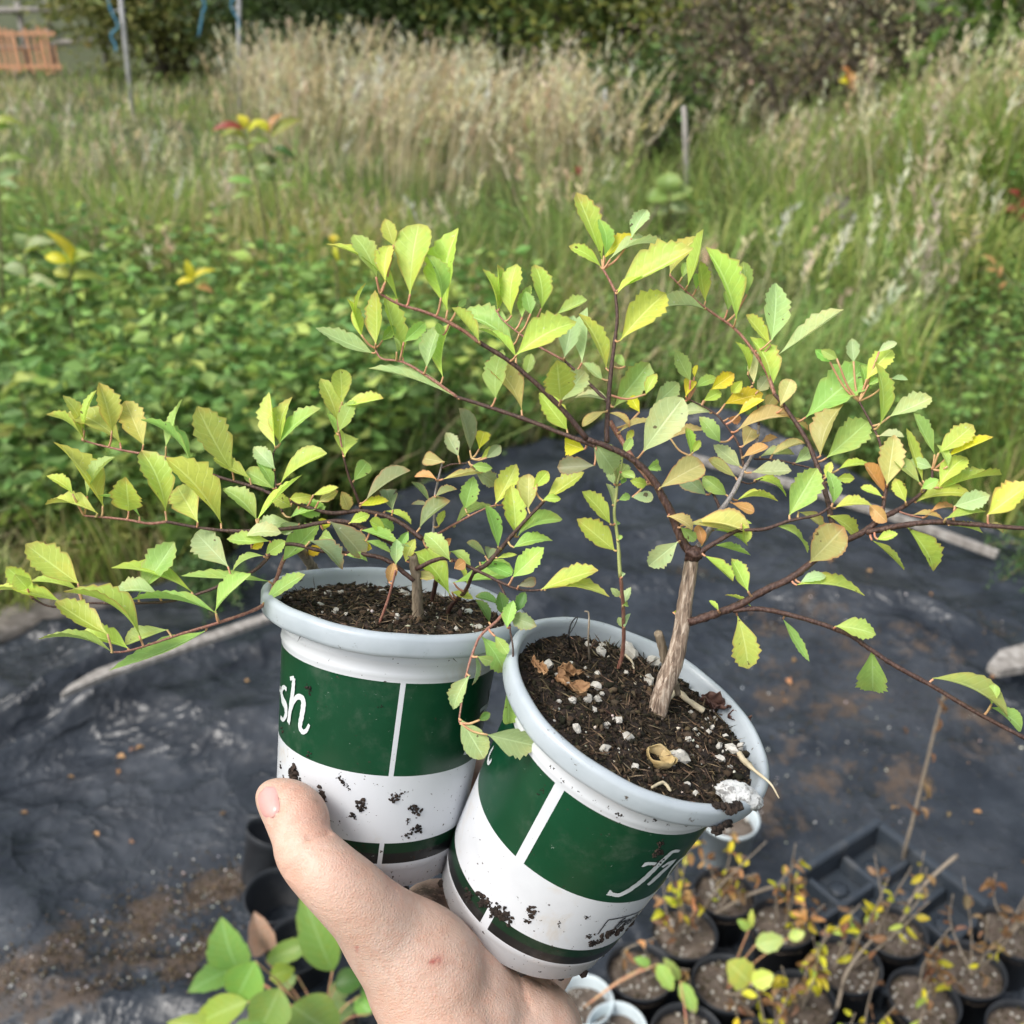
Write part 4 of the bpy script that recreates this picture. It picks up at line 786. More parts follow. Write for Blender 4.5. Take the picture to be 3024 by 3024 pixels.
# litter on the sheet
LIT = [(240, 1450, 'o'), (250, 1440, 'w'), (225, 1478, 'o'), (262, 1437, 'o'), (132, 1482, 'o'), (190, 1597, 'o'), (250, 1603, 'w'), (475, 1325, 'o'), (1685, 1528, 'o'), (1690, 1532, 'w'), (1475, 1330, 'n'), (1492, 1270, 'o'), (1487, 1300, 'o'), (1480, 1345, 'n'), (1540, 1120, 'o'), (1560, 1090, 'o'), (1640, 1100, 'o'), (1750, 1135, 'o'), (1525, 1040, 'w'), (1790, 1540, 'w'), (1860, 1310, 'o'), (1700, 1390, 'n'), (60, 1560, 'n'), (420, 1560, 'n'), (1850, 1540, 'o'), (1410, 1180, 'n')]
for (x, y, c) in LIT:
    g = ground(px('T', x, y)); z = fab_z(g[0], g[1]) + .003; g[2] = z; d = unit(np.r_[rng.standard_normal(2), .1]); l = rng.uniform(.010, .022)
    o = leaf_obj(None, g, g + d * l, np.array([rng.normal() * .4, rng.normal() * .4, 1]), l * rng.uniform(.5, .8), LC[c], .3, None, 'fallen_leaf', curv=.3, fold=.8, teeth=.08, ns=8, aexp=.7)
    tag(o, {'o': 'small curled rust-orange leaf fallen on the black fabric', 'w': 'small curled pale tan leaf fallen on the black fabric', 'n': 'small dark brown leaf scrap fallen on the black fabric'}[c], 'leaf', 'dead leaves scattered on the fabric')

# ================================================================== the two held cups
H1, H2, H3, H4, H5 = .0189, .05197, .07675, .08443, .0952
RIM, RA, RB = .0475, .03872, .03453
def rwall(h): return RA + (RB - RA) * (np.asarray(h) - H1) / (H4 - H1)
class Cup:
    def __init__(s, cx, cy, d, phi, e):
        ax = np.array([math.sin(phi) * math.cos(e), math.cos(phi) * math.cos(e), math.sin(e)]); u = np.array([math.cos(phi), -math.sin(phi), 0.]); v = np.cross(ax, u)
        w = lambda q: RT * q[0] + UP * q[1] - FW * q[2]
        s.ax, s.u, s.v = w(ax), w(u), w(v); s.c = at((cx, cy), d)
    def P(s, th, h, off=0.):
        r = rwall(h) + off; return s.c - s.ax * h + r * (math.cos(th) * s.u + math.sin(th) * s.v)
    def loc(s, q):
        d = q - s.c; return np.array([d @ s.u, d @ s.v, -(d @ s.ax)])
    def hit(s, p, off=0.):
        """angle and height on the cup wall seen at pixel p"""
        for d in np.arange(.22, .46, .0004):
            l = s.loc(at(p, d))
            if 0 < l[2] < H5 and math.hypot(l[0], l[1]) < rwall(l[2]) + off: return math.atan2(l[1], l[0]), l[2]
        return None
    def plane(s, p, h):
        r = ray(p); q = s.c - s.ax * h; return CAM + r * ((q - CAM) @ s.ax / (r @ s.ax))
    def xf(s, V):      # local lathe coords (x,y,z up from rim) -> world
        V = np.asarray(V); return s.c + V[:, :1] * s.u + V[:, 1:2] * s.v + V[:, 2:3] * s.ax
CL = Cup(1170.76, 1763.57, .36201, .1336, .1449); CR = Cup(1895.61, 2075.27, .33032, .4474, .393)
k = N('rim_plastic'); kn = k.noise(60, 5)
M_rim = k.end(k.pbr(k.mix(k.step(k.noise(240, 5, .7), .64, .68), k.mix(k.step(kn, .4, .7), (.43, .48, .52), (.37, .42, .455)), (.10, .08, .065)), .32, k.bump(kn, .15, .001), Specular_IOR_Level=.45, Subsurface_Weight=.15, Subsurface_Radius=(.004, .004, .004), Subsurface_Scale=.5))
M_white = simple('print_white', [(.58, .62, .63), (.64, .67, .69)], 200, .35, .05, .0002)
M_inkblk = simple('print_black', [(.015, .016, .018), (.02, .022, .024)], 100, .4, .05, .0002)
M_peat = simple('peat', [(.008, .0055, .004), (.022, .014, .010), (.05, .032, .022)], 260, .95, .9, .003, 6)
M_peatcrumb = leafy('peat_crumb', 0., .95, .05)
def cup_profile():
    body = [(H5 - .004, 0.), (H5 - .003, RB * .90), (H5, RB * .915), (H5 - .0006, RB * .945), (.0885, RB * .955), (.0878, RB * .975), (H4 + .0008, RB * .995)]
    body += [(h, float(rwall(h))) for h in np.linspace(H4, .0175, 26)]
    body += [(.0168, float(rwall(.0168)) + .0004), (.016, float(rwall(.016)) + .0001), (.0128, float(rwall(.0128)) + .0001), (.0120, float(rwall(.012)) + .0006), (.0112, float(rwall(.0112)) + .0003), (.0078, float(rwall(.0078)) + .0006)]
    return body
def build_cup(C, name, label, us, uw, seed, matname):
    t = thing(name, C.c - C.ax * H5, label, 'cup')
    prof = [(r, -h) for h, r in cup_profile()] ; V, Fs = lathe(prof, 128, .0015, seed); W_ = C.xf(V)
    inner = [(float(rwall(.0078)) - .0004, -.0078), (float(rwall(.012)) - .0012, -.012), (float(rwall(.03)) - .0013, -.03), (float(rwall(.06)) - .0013, -.06), (RB * .9 - .0012, -H5 + .006), (0, -H5 + .006)]
    V2, F2 = lathe(inner, 128, .0015, seed)
    o = mesh('cup_body', np.concatenate([W_, C.xf(V2)]), Fs + [tuple(i + len(V) for i in f)[::-1] for f in F2], mat_cup(matname, us, uw), t)
    uvl = o.data.uv_layers.new(name='print'); n = 128
    li = np.zeros(len(o.data.loops), np.int32); o.data.loops.foreach_get('vertex_index', li); ls = li.reshape(-1, 4)
    hh = np.concatenate([-V[:, 2] * 10, np.full(len(V2), .05)])
    uu = np.concatenate([np.tile(np.arange(n) / n, len(V) // n), np.tile(np.arange(n) / n, len(V2) // n)])
    U = uu[ls]; wrap = (U.max(1) - U.min(1)) > .5; U = np.where(wrap[:, None] & (U < .5), U + 1, U)
    uvl.data.foreach_set('uv', np.stack([U, hh[ls]], -1).astype(np.float32).ravel())
    rp = [(.0388, -.0100), (.0424, -.0082), (.0433, -.0062), (.0436, -.0030), (.0439, -.0013), (.0446, -.0002), (.0454, 0.), (.0464, -.0003), (.0472, -.0010), (.0475, -.0020), (.0472, -.0062), (.0468, -.0074), (.0460, -.0079), (.0440, -.0078), (.0394, -.0079)]
    V, Fs = lathe(rp, 144, .0008, seed + 1)
    th = np.arctan2(V[:, 1], V[:, 0]); V[:, 2] += .0004 * np.sin(th * 3 + seed) + .00012 * np.sin(th * 8 + seed * 2) + .00006 * np.sin(th * 17)
    mesh('rim', C.xf(V), [f[::-1] for f in Fs], M_rim, t); return t
thL = CL.hit(px('G', 912, 500)); thR = CR.hit(px('H', 575, 775))
u0 = (thL[0] / (2 * math.pi)) % 1; u1 = (thR[0] / (2 * math.pi)) % 1
cupL = build_cup(CL, 'printed_cup', 'upright white cup with green printed band held by the thumb', [u0, (u0 + .5) % 1], .0036, 3, 'cup_print_upright')
cupR = build_cup(CR, 'printed_cup', 'tilted white cup with green printed band and soil-filled top resting on the palm', [u1, (u1 + .5) % 1], .0075, 5, 'cup_print_tilted')

# lettering laid on the wall as thin strokes
def stroke(C, pts, w, parent, mat=None, name='lettering', r='G', off=.00022, taper=True):
    P_ = catmull([px(r, *q) for q in pts], 6); H_ = [C.hit(p, .0) for p in P_]
    H_ = [h for h in H_ if h is not None]
    if len(H_) < 2: return
    S = np.array([C.P(a, h, off) for a, h in H_]); Nn = np.array([unit(C.P(a, h, .01) - C.P(a, h, 0)) for a, h in H_]); T_ = np.gradient(S, axis=0); B = np.cross(T_, Nn); B /= np.linalg.norm(B, axis=1)[:, None] + 1e-9
    ww = np.interp(np.linspace(0, 1, len(S)), np.linspace(0, 1, len(w)), w)[:, None] * .5 if np.ndim(w) else np.full((len(S), 1), w * .5)
    V = np.concatenate([S - B * ww, S + B * ww]); n = len(S); mesh(name, V, [(i, i + 1, n + i + 1, n + i) for i in range(n - 1)], mat or M_white, parent, smooth=False)
stroke(CL, [(330, 195), (320, 290), (297, 455)], [.0020, .0024, .0022], cupL)
stroke(CL, [(308, 200), (330, 196)], .0014, cupL)
stroke(CL, [(308, 390), (335, 318), (364, 304), (384, 335), (372, 420), (364, 470), (376, 502), (398, 497), (416, 462)], [.0010, .0018, .0020, .0024, .0022, .0020, .0018, .0014, .0010], cupL)
stroke(CL, [(288, 262), (272, 250), (260, 270), (264, 320), (282, 360), (282, 410), (266, 435), (252, 420)], [.0014, .0014, .0026, .0030, .0030, .0022, .0014, .0014], cupL)
stroke(CL, [(252, 262), (250, 280)], .003, cupL)
stroke(CL, [(1440, 262), (1432, 330), (1392, 420)], [.0012, .0026, .0012], cupL)
stroke(CL, [(1382, 385), (1430, 345)], .0014, cupL)
stroke(CL, [(1308, 602), (1296, 634)], .0020, cupL)
stroke(CR, [(842, 242), (790, 246), (735, 290), (640, 385), (540, 480), (430, 560), (350, 598), (295, 592), (262, 578)], [.0010, .0016, .0022, .0024, .0024, .0022, .0018, .0014, .0024], cupR, r='K')
stroke(CR, [(548, 352), (590, 342), (650, 345)], [.0020, .0014, .0012], cupR, r='K')
stroke(CR, [(796, 330), (720, 392), (650, 460), (584, 516)], [.0012, .0024, .0026, .0018], cupR, r='K')
stroke(CR, [(700, 372), (745, 342), (800, 326)], [.0012, .0014, .0022], cupR, r='K')
stroke(CR, [(872, 296), (820, 340), (770, 405), (745, 450), (770, 440), (830, 380), (866, 330)], [.0012, .0022, .0024, .0016, .0012, .0012, .0010], cupR, r='K')
stroke(CR, [(1466, 592), (1448, 625), (1436, 665), (1442, 684), (1456, 666)], [.0012, .0018, .0018, .0014, .0010], cupR)
stroke(CR, [(176, 920), (264, 800)], .0005, cupR, M_inkblk, 'printed_frame', 'K')
stroke(CR, [(264, 800), (370, 784), (490, 748), (560, 705)], .0005, cupR, M_inkblk, 'printed_frame', 'K')
# small word in the frame
tcu = bpy.data.curves.new('word', 'FONT'); tcu.body = 'fresh'; tcu.size = 1; tcu.shear = .25; tcu.offset = .02; tob = bpy.data.objects.new('word', tcu); COL.objects.link(tob)
tme = bpy.data.meshes.new_from_object(tob.evaluated_get(bpy.context.evaluated_depsgraph_get())); tv = np.array([v.co[:] for v in tme.vertices]); tf = [tuple(p.vertices) for p in tme.polygons]; bpy.data.objects.remove(tob)
a0, h0 = CR.hit(px('K', 305, 868)); a1, h1_ = CR.hit(px('K', 470, 805)); wd = tv[:, 0].max()
rr_ = float(rwall(h0)); sc = (a1 - a0) * rr_ / wd
V = np.array([CR.P(a0 + (a1 - a0) * x / wd, h0 + (h1_ - h0) * x / wd - abs(sc) * 1.25 * y, .0003) for x, y, _ in tv])
mesh('small_lettering', V, tf, M_inkblk, cupR, smooth=False)

# soil, with crumbs, fibres and perlite
def rimless(C, x, y, h): return C.c + C.u * x + C.v * y - C.ax * h
def build_soil(C, cup, h, seed, perl_px, nper, slope=(0, 0)):
    g = np.random.default_rng(seed); Rr = .0431; n, m = 110, 44; V = []
    def hz(x, y): return h + .0008 * np.minimum(1, (x * x + y * y) / Rr ** 2) ** 5 + slope[0] * x + slope[1] * y - (1 - .8 * np.minimum(1, (x * x + y * y) / Rr ** 2) ** 3) * .0036 * (fbm(x * 95 + seed, y * 95 + 3, 4, seed) - .5) - .0022 * (fbm(x * 420, y * 420, 3, seed + 4) - .5) - .0012 * (1 - np.minimum(1, (x * x + y * y) / Rr ** 2))
    a = np.linspace(0, 2 * np.pi, n, endpoint=False); rad = Rr * np.linspace(0, 1, m + 1)[1:] ** .8
    X = np.r_[0, (rad[:, None] * np.cos(a)).ravel()]; Y = np.r_[0, (rad[:, None] * np.sin(a)).ravel()]
    Z = hz(X, Y); V = C.c + X[:, None] * C.u + Y[:, None] * C.v - Z[:, None] * C.ax
    Fs = [(0, 1 + j, 1 + (j + 1) % n) for j in range(n)] + [(1 + (i - 1) * n + j, 1 + i * n + j, 1 + i * n + (j + 1) % n, 1 + (i - 1) * n + (j + 1) % n) for i in range(1, m) for j in range(n)]
    so = mesh('soil', V, Fs, M_peat, cup)
    N_ = 4600; r = Rr * np.sqrt(g.random(N_)) * .985; th = g.uniform(0, 6.28, N_); x, y = r * np.cos(th), r * np.sin(th)
    rd = np.minimum(g.lognormal(math.log(.00036), .5, N_), .0013); Pp = C.c + x[:, None] * C.u + y[:, None] * C.v - (hz(x, y) - rd * .5)[:, None] * C.ax
    co = pick([(.008, .006, .004), (.02, .013, .009), (.04, .026, .018), (.08, .052, .034)], N_); wm = g.random(N_) < .02; co[wm] = pick([(.62, .6, .54), (.5, .46, .38)], N_)[wm]
    fib = []
    v, t_, c = lumps(Pp, rd, co); parts = [(v, t_, c)]
    nf = 1500; r = Rr * np.sqrt(g.random(nf)) * .95; th = g.uniform(0, 6.28, nf); x, y = r * np.cos(th), r * np.sin(th)
    Pf = C.c + x[:, None] * C.u + y[:, None] * C.v - (hz(x, y) - .0005)[:, None] * C.ax; D = g.standard_normal((nf, 1)) * C.u + g.standard_normal((nf, 1)) * C.v + .25 * g.standard_normal((nf, 1)) * C.ax; D /= np.linalg.norm(D, axis=1)[:, None]
    parts.append(leaf_cloud(Pf, D, g.uniform(.002, .008, nf), np.full(nf, .00028), pick([(.05, .03, .02), (.12, .08, .05), (.22, .16, .1), (.02, .014, .01)], nf)))
    o = cloud_obj('soil_crumbs', merge(parts), M_peatcrumb, so, stuff=True)
    pl = [(*C.loc(C.plane(px(*q[:3]), h))[:2], q[3]) for q in perl_px]
    for _ in range(nper):
        r_ = Rr * math.sqrt(g.random()) * .95; t__ = g.uniform(0, 6.28); pl.append((r_ * math.cos(t__), r_ * math.sin(t__), g.uniform(.0005, .0013)))
    for (x, y, s_) in pl:
        v, f = lump((0, 0, 0), 1, 2 if s_ > .0011 else 1, .5, (1, .8, .75), g); W_ = C.c + C.u * x + C.v * y - C.ax * (hz(x, y) - s_ * .35) + (v * s_) @ np.stack([C.u, C.v, C.ax])
        mesh('perlite', W_, f, M_perlite, so, smooth=False)
    return so, hz
sL, hzL = build_soil(CL, cupL, .0066, 11, [('E', 950, 1275, .0026), ('E', 515, 1275, .0016), ('E', 590, 1270, .0014), ('E', 450, 1215, .0014), ('E', 470, 1350, .0012), ('E', 690, 1215, .001), ('E', 745, 1265, .0012), ('E', 825, 1270, .0013), ('E', 325, 1160, .0012), ('E', 480, 1160, .0012), ('E', 910, 1420, .0014), ('E', 1370, 1470, .0018), ('E', 1250, 1490, .0012), ('E', 550, 1390, .0011), ('E', 1410, 1465, .0014), ('E', 800, 1345, .001)], 34)
sR, hzR = build_soil(CR, cupR, .0060, 23, [('F', 880, 1030, .0040), ('F', 715, 1030, .0020), ('F', 1018, 1085, .0030), ('F', 410, 1100, .0022), ('F', 985, 1200, .0022), ('F', 1055, 1210, .0018), ('F', 690, 1230, .0020), ('F', 635, 1300, .0020), ('F', 690, 1305, .0016), ('F', 550, 1315, .0015), ('F', 810, 1420, .0018), ('F', 750, 1440, .0014), ('F', 865, 1515, .0020), ('F', 1160, 1630, .0032), ('F', 735, 1590, .0018), ('F', 1210, 1530, .0014), ('F', 1320, 1500, .0012), ('F', 1450, 1590, .0026), ('F', 1390, 1635, .0020), ('F', 1510, 1570, .0020), ('F', 1385, 1570, .0014), ('F', 1465, 1675, .001), ('F', 905, 1700, .0014), ('F', 1205, 1790, .0014), ('F', 1250, 1840, .0014), ('F', 1225, 1385, .0011), ('F', 645, 985, .0014), ('F', 730, 980, .0014), ('F', 690, 1165, .0014), ('F', 780, 1260, .0013), ('F', 570, 1490, .0016), ('F', 825, 1570, .001)], 40)
# rough peat clods stuck to the walls
def clod(C, cup, r, x, y, s_, n=7):
    s_ *= 1.35; n = int(n * 3.2)
    hit = C.hit(px(r, x, y))
    if hit is None: return
    parts = []
    for _ in range(n):
        a = hit[0] + rng.normal() * s_ / .036 * .42; h = hit[1] + rng.normal() * s_ * .42; q = s_ * rng.uniform(.08, .36)
        parts.append(lump(C.P(a, h, q * .1), q, 2, .7, (1, .7, .6)))
    V, Fs = join(parts); mesh('soil_clod', V, Fs, M_peat, cup)
for (r, x, y, s_, n) in (('G', 330, 765, .0028, 12), ('G', 470, 870, .0024, 10), ('G', 710, 925, .0020, 8), ('G', 655, 985, .0012, 6), ('G', 900, 880, .0016, 7), ('G', 940, 855, .0010, 4), ('G', 1010, 955, .0020, 8), ('G', 1020, 1060, .0016, 7), ('G', 970, 1095, .0012, 5), ('G', 590, 775, .0013, 5), ('G', 630, 820, .0008, 3), ('G', 415, 262, .0013, 5), ('G', 260, 500, .0010, 4), ('G', 410, 640, .0009, 4), ('G', 250, 700, .0010, 4), ('G', 265, 765, .0010, 4), ('G', 975, 1020, .0010, 4), ('G', 820, 360, .0006, 2)):
    clod(CL, cupL, r, x, y, s_, n)
for (r, x, y, s_, n) in (('H', 250, 1220, .0024, 14), ('H', 330, 1290, .0026, 14), ('H', 390, 1330, .0020, 10), ('H', 170, 1190, .0018, 8), ('H', 520, 1290, .0018, 9), ('H', 500, 1340, .0012, 5), ('H', 840, 1320, .0010, 4), ('H', 675, 1355, .0008, 3), ('H', 950, 1420, .0022, 12), ('H', 1020, 1400, .0020, 10), ('H', 880, 1460, .0018, 8), ('H', 1090, 1360, .0016, 8), ('H', 1250, 950, .0016, 9), ('H', 1245, 1010, .0012, 6), ('H', 660, 400, .0013, 6), ('H', 1015, 730, .0012, 5), ('H', 590, 600, .0007, 3), ('H', 1230, 760, .001, 4), ('H', 850, 1430, .0012, 5), ('H', 560, 620, .0006, 2), ('H', 1110, 690, .0010, 4), ('H', 640, 470, .0007, 4), ('H', 700, 540, .0008, 5), ('H', 790, 610, .0006, 4), ('H', 880, 660, .0007, 4), ('H', 960, 700, .0006, 4), ('H', 1170, 770, .0007, 5), ('H', 1300, 790, .0006, 4), ('H', 1400, 800, .0006, 4), ('H', 680, 430, .0009, 5), ('H', 1260, 900, .0012, 6)):
    clod(CR, cupR, r, x, y, s_, n)
# spill of soil over the broken front of the tilted rim
parts = []
for (x, y) in ((1640, 700), (1660, 730), (1650, 760), (1630, 790), (1680, 700), (1640, 810), (1665, 775), (1600, 690), (1700, 690)):
    for _ in range(16):
        q = CR.plane(px('H', x + rng.normal() * 12, y + rng.normal() * 12), -.0006 if y < 740 else .003); l = CR.loc(q); rr_ = math.hypot(l[0], l[1]); s2 = min(1, .0485 / rr_); q = CR.c + CR.u * l[0] * s2 + CR.v * l[1] * s2 - CR.ax * (l[2] + max(0, (y - 740)) * .00006)
        parts.append(lump(q, rng.uniform(.0003, .0011), 1, .7))
V, Fs = join(parts); mesh('soil_spill', V, Fs, M_peat, cupR)
# peat caked under the bases
for C, cp in ((CR, cupR), (CL, cupL)):
    parts = []
    for i in range(70):
        a = rng.uniform(0, 6.28); q = C.c - C.ax * (H5 + rng.uniform(-.0015, .0008)) + (RB * rng.uniform(.84, .95)) * (math.cos(a) * C.u + math.sin(a) * C.v); parts.append(lump(q, rng.uniform(.0006, .002), 1, .5))
    V, Fs = join(parts); mesh('caked_soil', V, Fs, M_peat, cp)

# things lying on the soil of the tilted cup
def onR(r, x, y, up=0.): 
    q = CR.plane(px(r, x, y), .0060); l = CR.loc(q); return CR.c + CR.u * l[0] + CR.v * l[1] - CR.ax * (float(hzR(l[0], l[1])) - up)
M_dead = simple('dead_leaf', [(.16, .08, .035), (.30, .165, .075), (.42, .27, .14)], 160, .75, .6, .0015)
M_dead2 = simple('dark_dead_leaf', [(.06, .03, .025), (.12, .06, .045), (.16, .09, .06)], 160, .7, .6, .0015)
M_tan = simple('tan_leaf', [(.28, .19, .08), (.46, .34, .15), (.56, .44, .24)], 160, .7, .5, .0012)
def crumple(c, n1, n2, size, mat, label, name='dead_leaf', k=.5, seed=0, th=.0002):
    g = np.random.default_rng(seed); m = 15; V = []
    z = unit(np.cross(n1, n2))
    for i in range(m):
        for j in range(m):
            a, b_ = (i / (m - 1) * 2 - 1), (j / (m - 1) * 2 - 1); w = math.sqrt(max(0., 1 - .8 * a * a)) * (1 + .3 * math.sin(11 * a + seed) * abs(b_))
            hgt = k * (.9 * b_ * b_ + .35 * math.sin(4 * a + seed) * b_ + .25 * math.sin(7 * b_ + 3 * a + seed) + .3 * a * a)
            V.append(c + size * (n1 * a + n2 * b_ * w * .62 * (1 - .25 * k) + z * hgt * .6))
    V = np.array(V) + g.standard_normal((m * m, 3)) * size * .035; Fs = [(i * m + j, i * m + j + 1, (i + 1) * m + j + 1, (i + 1) * m + j) for i in range(m - 1) for j in range(m - 1)]
    o = mesh(name, V, Fs, mat); so_ = o.modifiers.new('thick', 'SOLIDIFY'); so_.thickness = th; return tag(o, label, 'leaf')
crumple(onR('F', 525, 1170, .002), unit(CR.u + .6 * CR.v), unit(CR.v - .6 * CR.u), .0046, M_dead, 'upper crumpled brown leaf on the soil of the tilted cup', k=.8, seed=2)
crumple(onR('F', 530, 1245, .0016), unit(CR.u - .2 * CR.v), unit(CR.v + .2 * CR.u), .0056, M_dead, 'lower crumpled brown leaf with ragged edge on the tilted cup soil', k=.7, seed=5)
crumple(onR('F', 1345, 1340, .003), unit(CR.u + .2 * CR.v), unit(CR.v + .4 * CR.ax), .0055, M_dead2, 'dark purple-brown curled leaf against the tilted cup wall', k=1., seed=8)
crumple(onR('F', 1490, 1430, .003), unit(CR.u + .3 * CR.ax), unit(CR.v + .5 * CR.ax), .004, M_dead2, 'small dark withered leaf wedged at the tilted cup rim', k=.9, seed=9)
crumple(onR('F', 350, 1150, .002), unit(CR.u - .6 * CR.v), unit(CR.v + .4 * CR.ax), .0036, M_dead, 'narrow reddish dead leaf at the inner wall of the tilted cup', k=.8, seed=12)
# tan leaf curled into a ring
t = thing('curled_leaf', onR('F', 1035, 1660), 'tan dried leaf curled into a ring on the tilted cup soil', 'leaf'); c = onR('F', 1035, 1660, .0015); V = []; nA, nB = 40, 8
for i in range(nA):
    a = i / (nA - 1) * 2 * math.pi * 1.22; rr_ = .0046 - .0011 * i / nA
    for j in range(nB):
        b_ = j / (nB - 1) * 2 - 1; r2 = rr_ + (.0011 + .0004 * math.sin(2 * a)) * b_ - .0012 * max(0, b_ - .4); V.append(c + r2 * (math.cos(a) * CR.u + math.sin(a) * CR.v * .95) + CR.ax * (.0016 * (b_ + .7) + .0005 * math.sin(4 * a + b_) + .00015 * rng.normal()))
Fs = [(i * nB + j, i * nB + j + 1, (i + 1) * nB + j + 1, (i + 1) * nB + j) for i in range(nA - 1) for j in range(nB - 1)]
o = mesh('blade', V, Fs, M_tan, t); o.modifiers.new('thick', 'SOLIDIFY').thickness = .0003
M_straw = simple('straw', [(.5, .42, .27), (.66, .58, .42)], 200, .7, .3, .0005)
def straw(pts, r, label, mat=None, name='straw'):
    V, Fs = tube(catmull(pts, 6), r, 6, True, .12, 5); return tag(mesh(name, V, Fs, mat or M_straw), label, 'straw')
straw([onR('F', 1060, 1360, .0008), onR('F', 1120, 1290, .0035), onR('F', 1200, 1330, .003), onR('F', 1290, 1380, .0018)], [.0007, .0011, .0011, .0013], 'cream peeled root stub bent over beside the main stem')
straw([onR('F', 1490, 1620, .0015), CR.plane(px('F', 1545, 1640), .002), CR.plane(px('F', 1600, 1690), -.0012), CR.plane(px('F', 1690, 1765), -.0012), CR.plane(px('F', 1740, 1850), .001)], [.0010, .0011, .0006, .0004, .0002], 'dry straw hanging out over the rim of the tilted cup')
straw([onR('F', 655, 1080, .0005), at(px('F', 652, 940), .332), at(px('F', 655, 800), .330), at(px('F', 630, 782), .330)], [.0004, .0003, .0003], 'thin dead stalk bent at the top in the tilted cup', M_twig, 'dead_stalk')
straw([onR('F', 545, 1000, .0005), at(px('F', 540, 920), .345), at(px('F', 555, 850), .344), at(px('F', 590, 815), .343), at(px('F', 570, 870), .343), at(px('F', 525, 940), .344)], [.0005, .0003, .0002, .0002], 'tangled black withered tendril at the back wall of the tilted cup', M_inkblk, 'dead_tendril')
straw([onR('F', 850, 1050, .001), onR('F', 880, 1090, .0015), onR('F', 895, 1140, .0008)], [.0005, .0004], 'short pale root loop below the green weed')
straw([onR('F', 1000, 1810, .001), onR('F', 1060, 1790, .002), onR('F', 1110, 1830, .001)], [.0004, .0006, .0004], 'tan straw fragment near the front of the tilted soil')
k = N('pumice'); pn = k.noise(320, 6, .65); M_pum = k.end(k.pbr(k.mix(k.step(pn, .52, .6), (.74, .75, .74), (.30, .30, .29)), .9, k.bump(pn, 1., .002)))
V, Fs = lump((0, 0, 0), 1, 4, .16); ctr = CR.plane(px('F', 1520, 1835), .0015); ex_ = unit(CR.plane(px('F', 1640, 1880), .0015) - CR.plane(px('F', 1410, 1800), .0015)); ez_ = CR.ax; ey_ = np.cross(ez_, ex_)
vv = V * [.0080, .0046, .0036]; tag(mesh('pumice_stone', ctr + vv @ np.stack([ex_, ey_, ez_]), Fs, M_pum), 'white pumice chunk lodged on the rim of the tilted cup', 'stone')

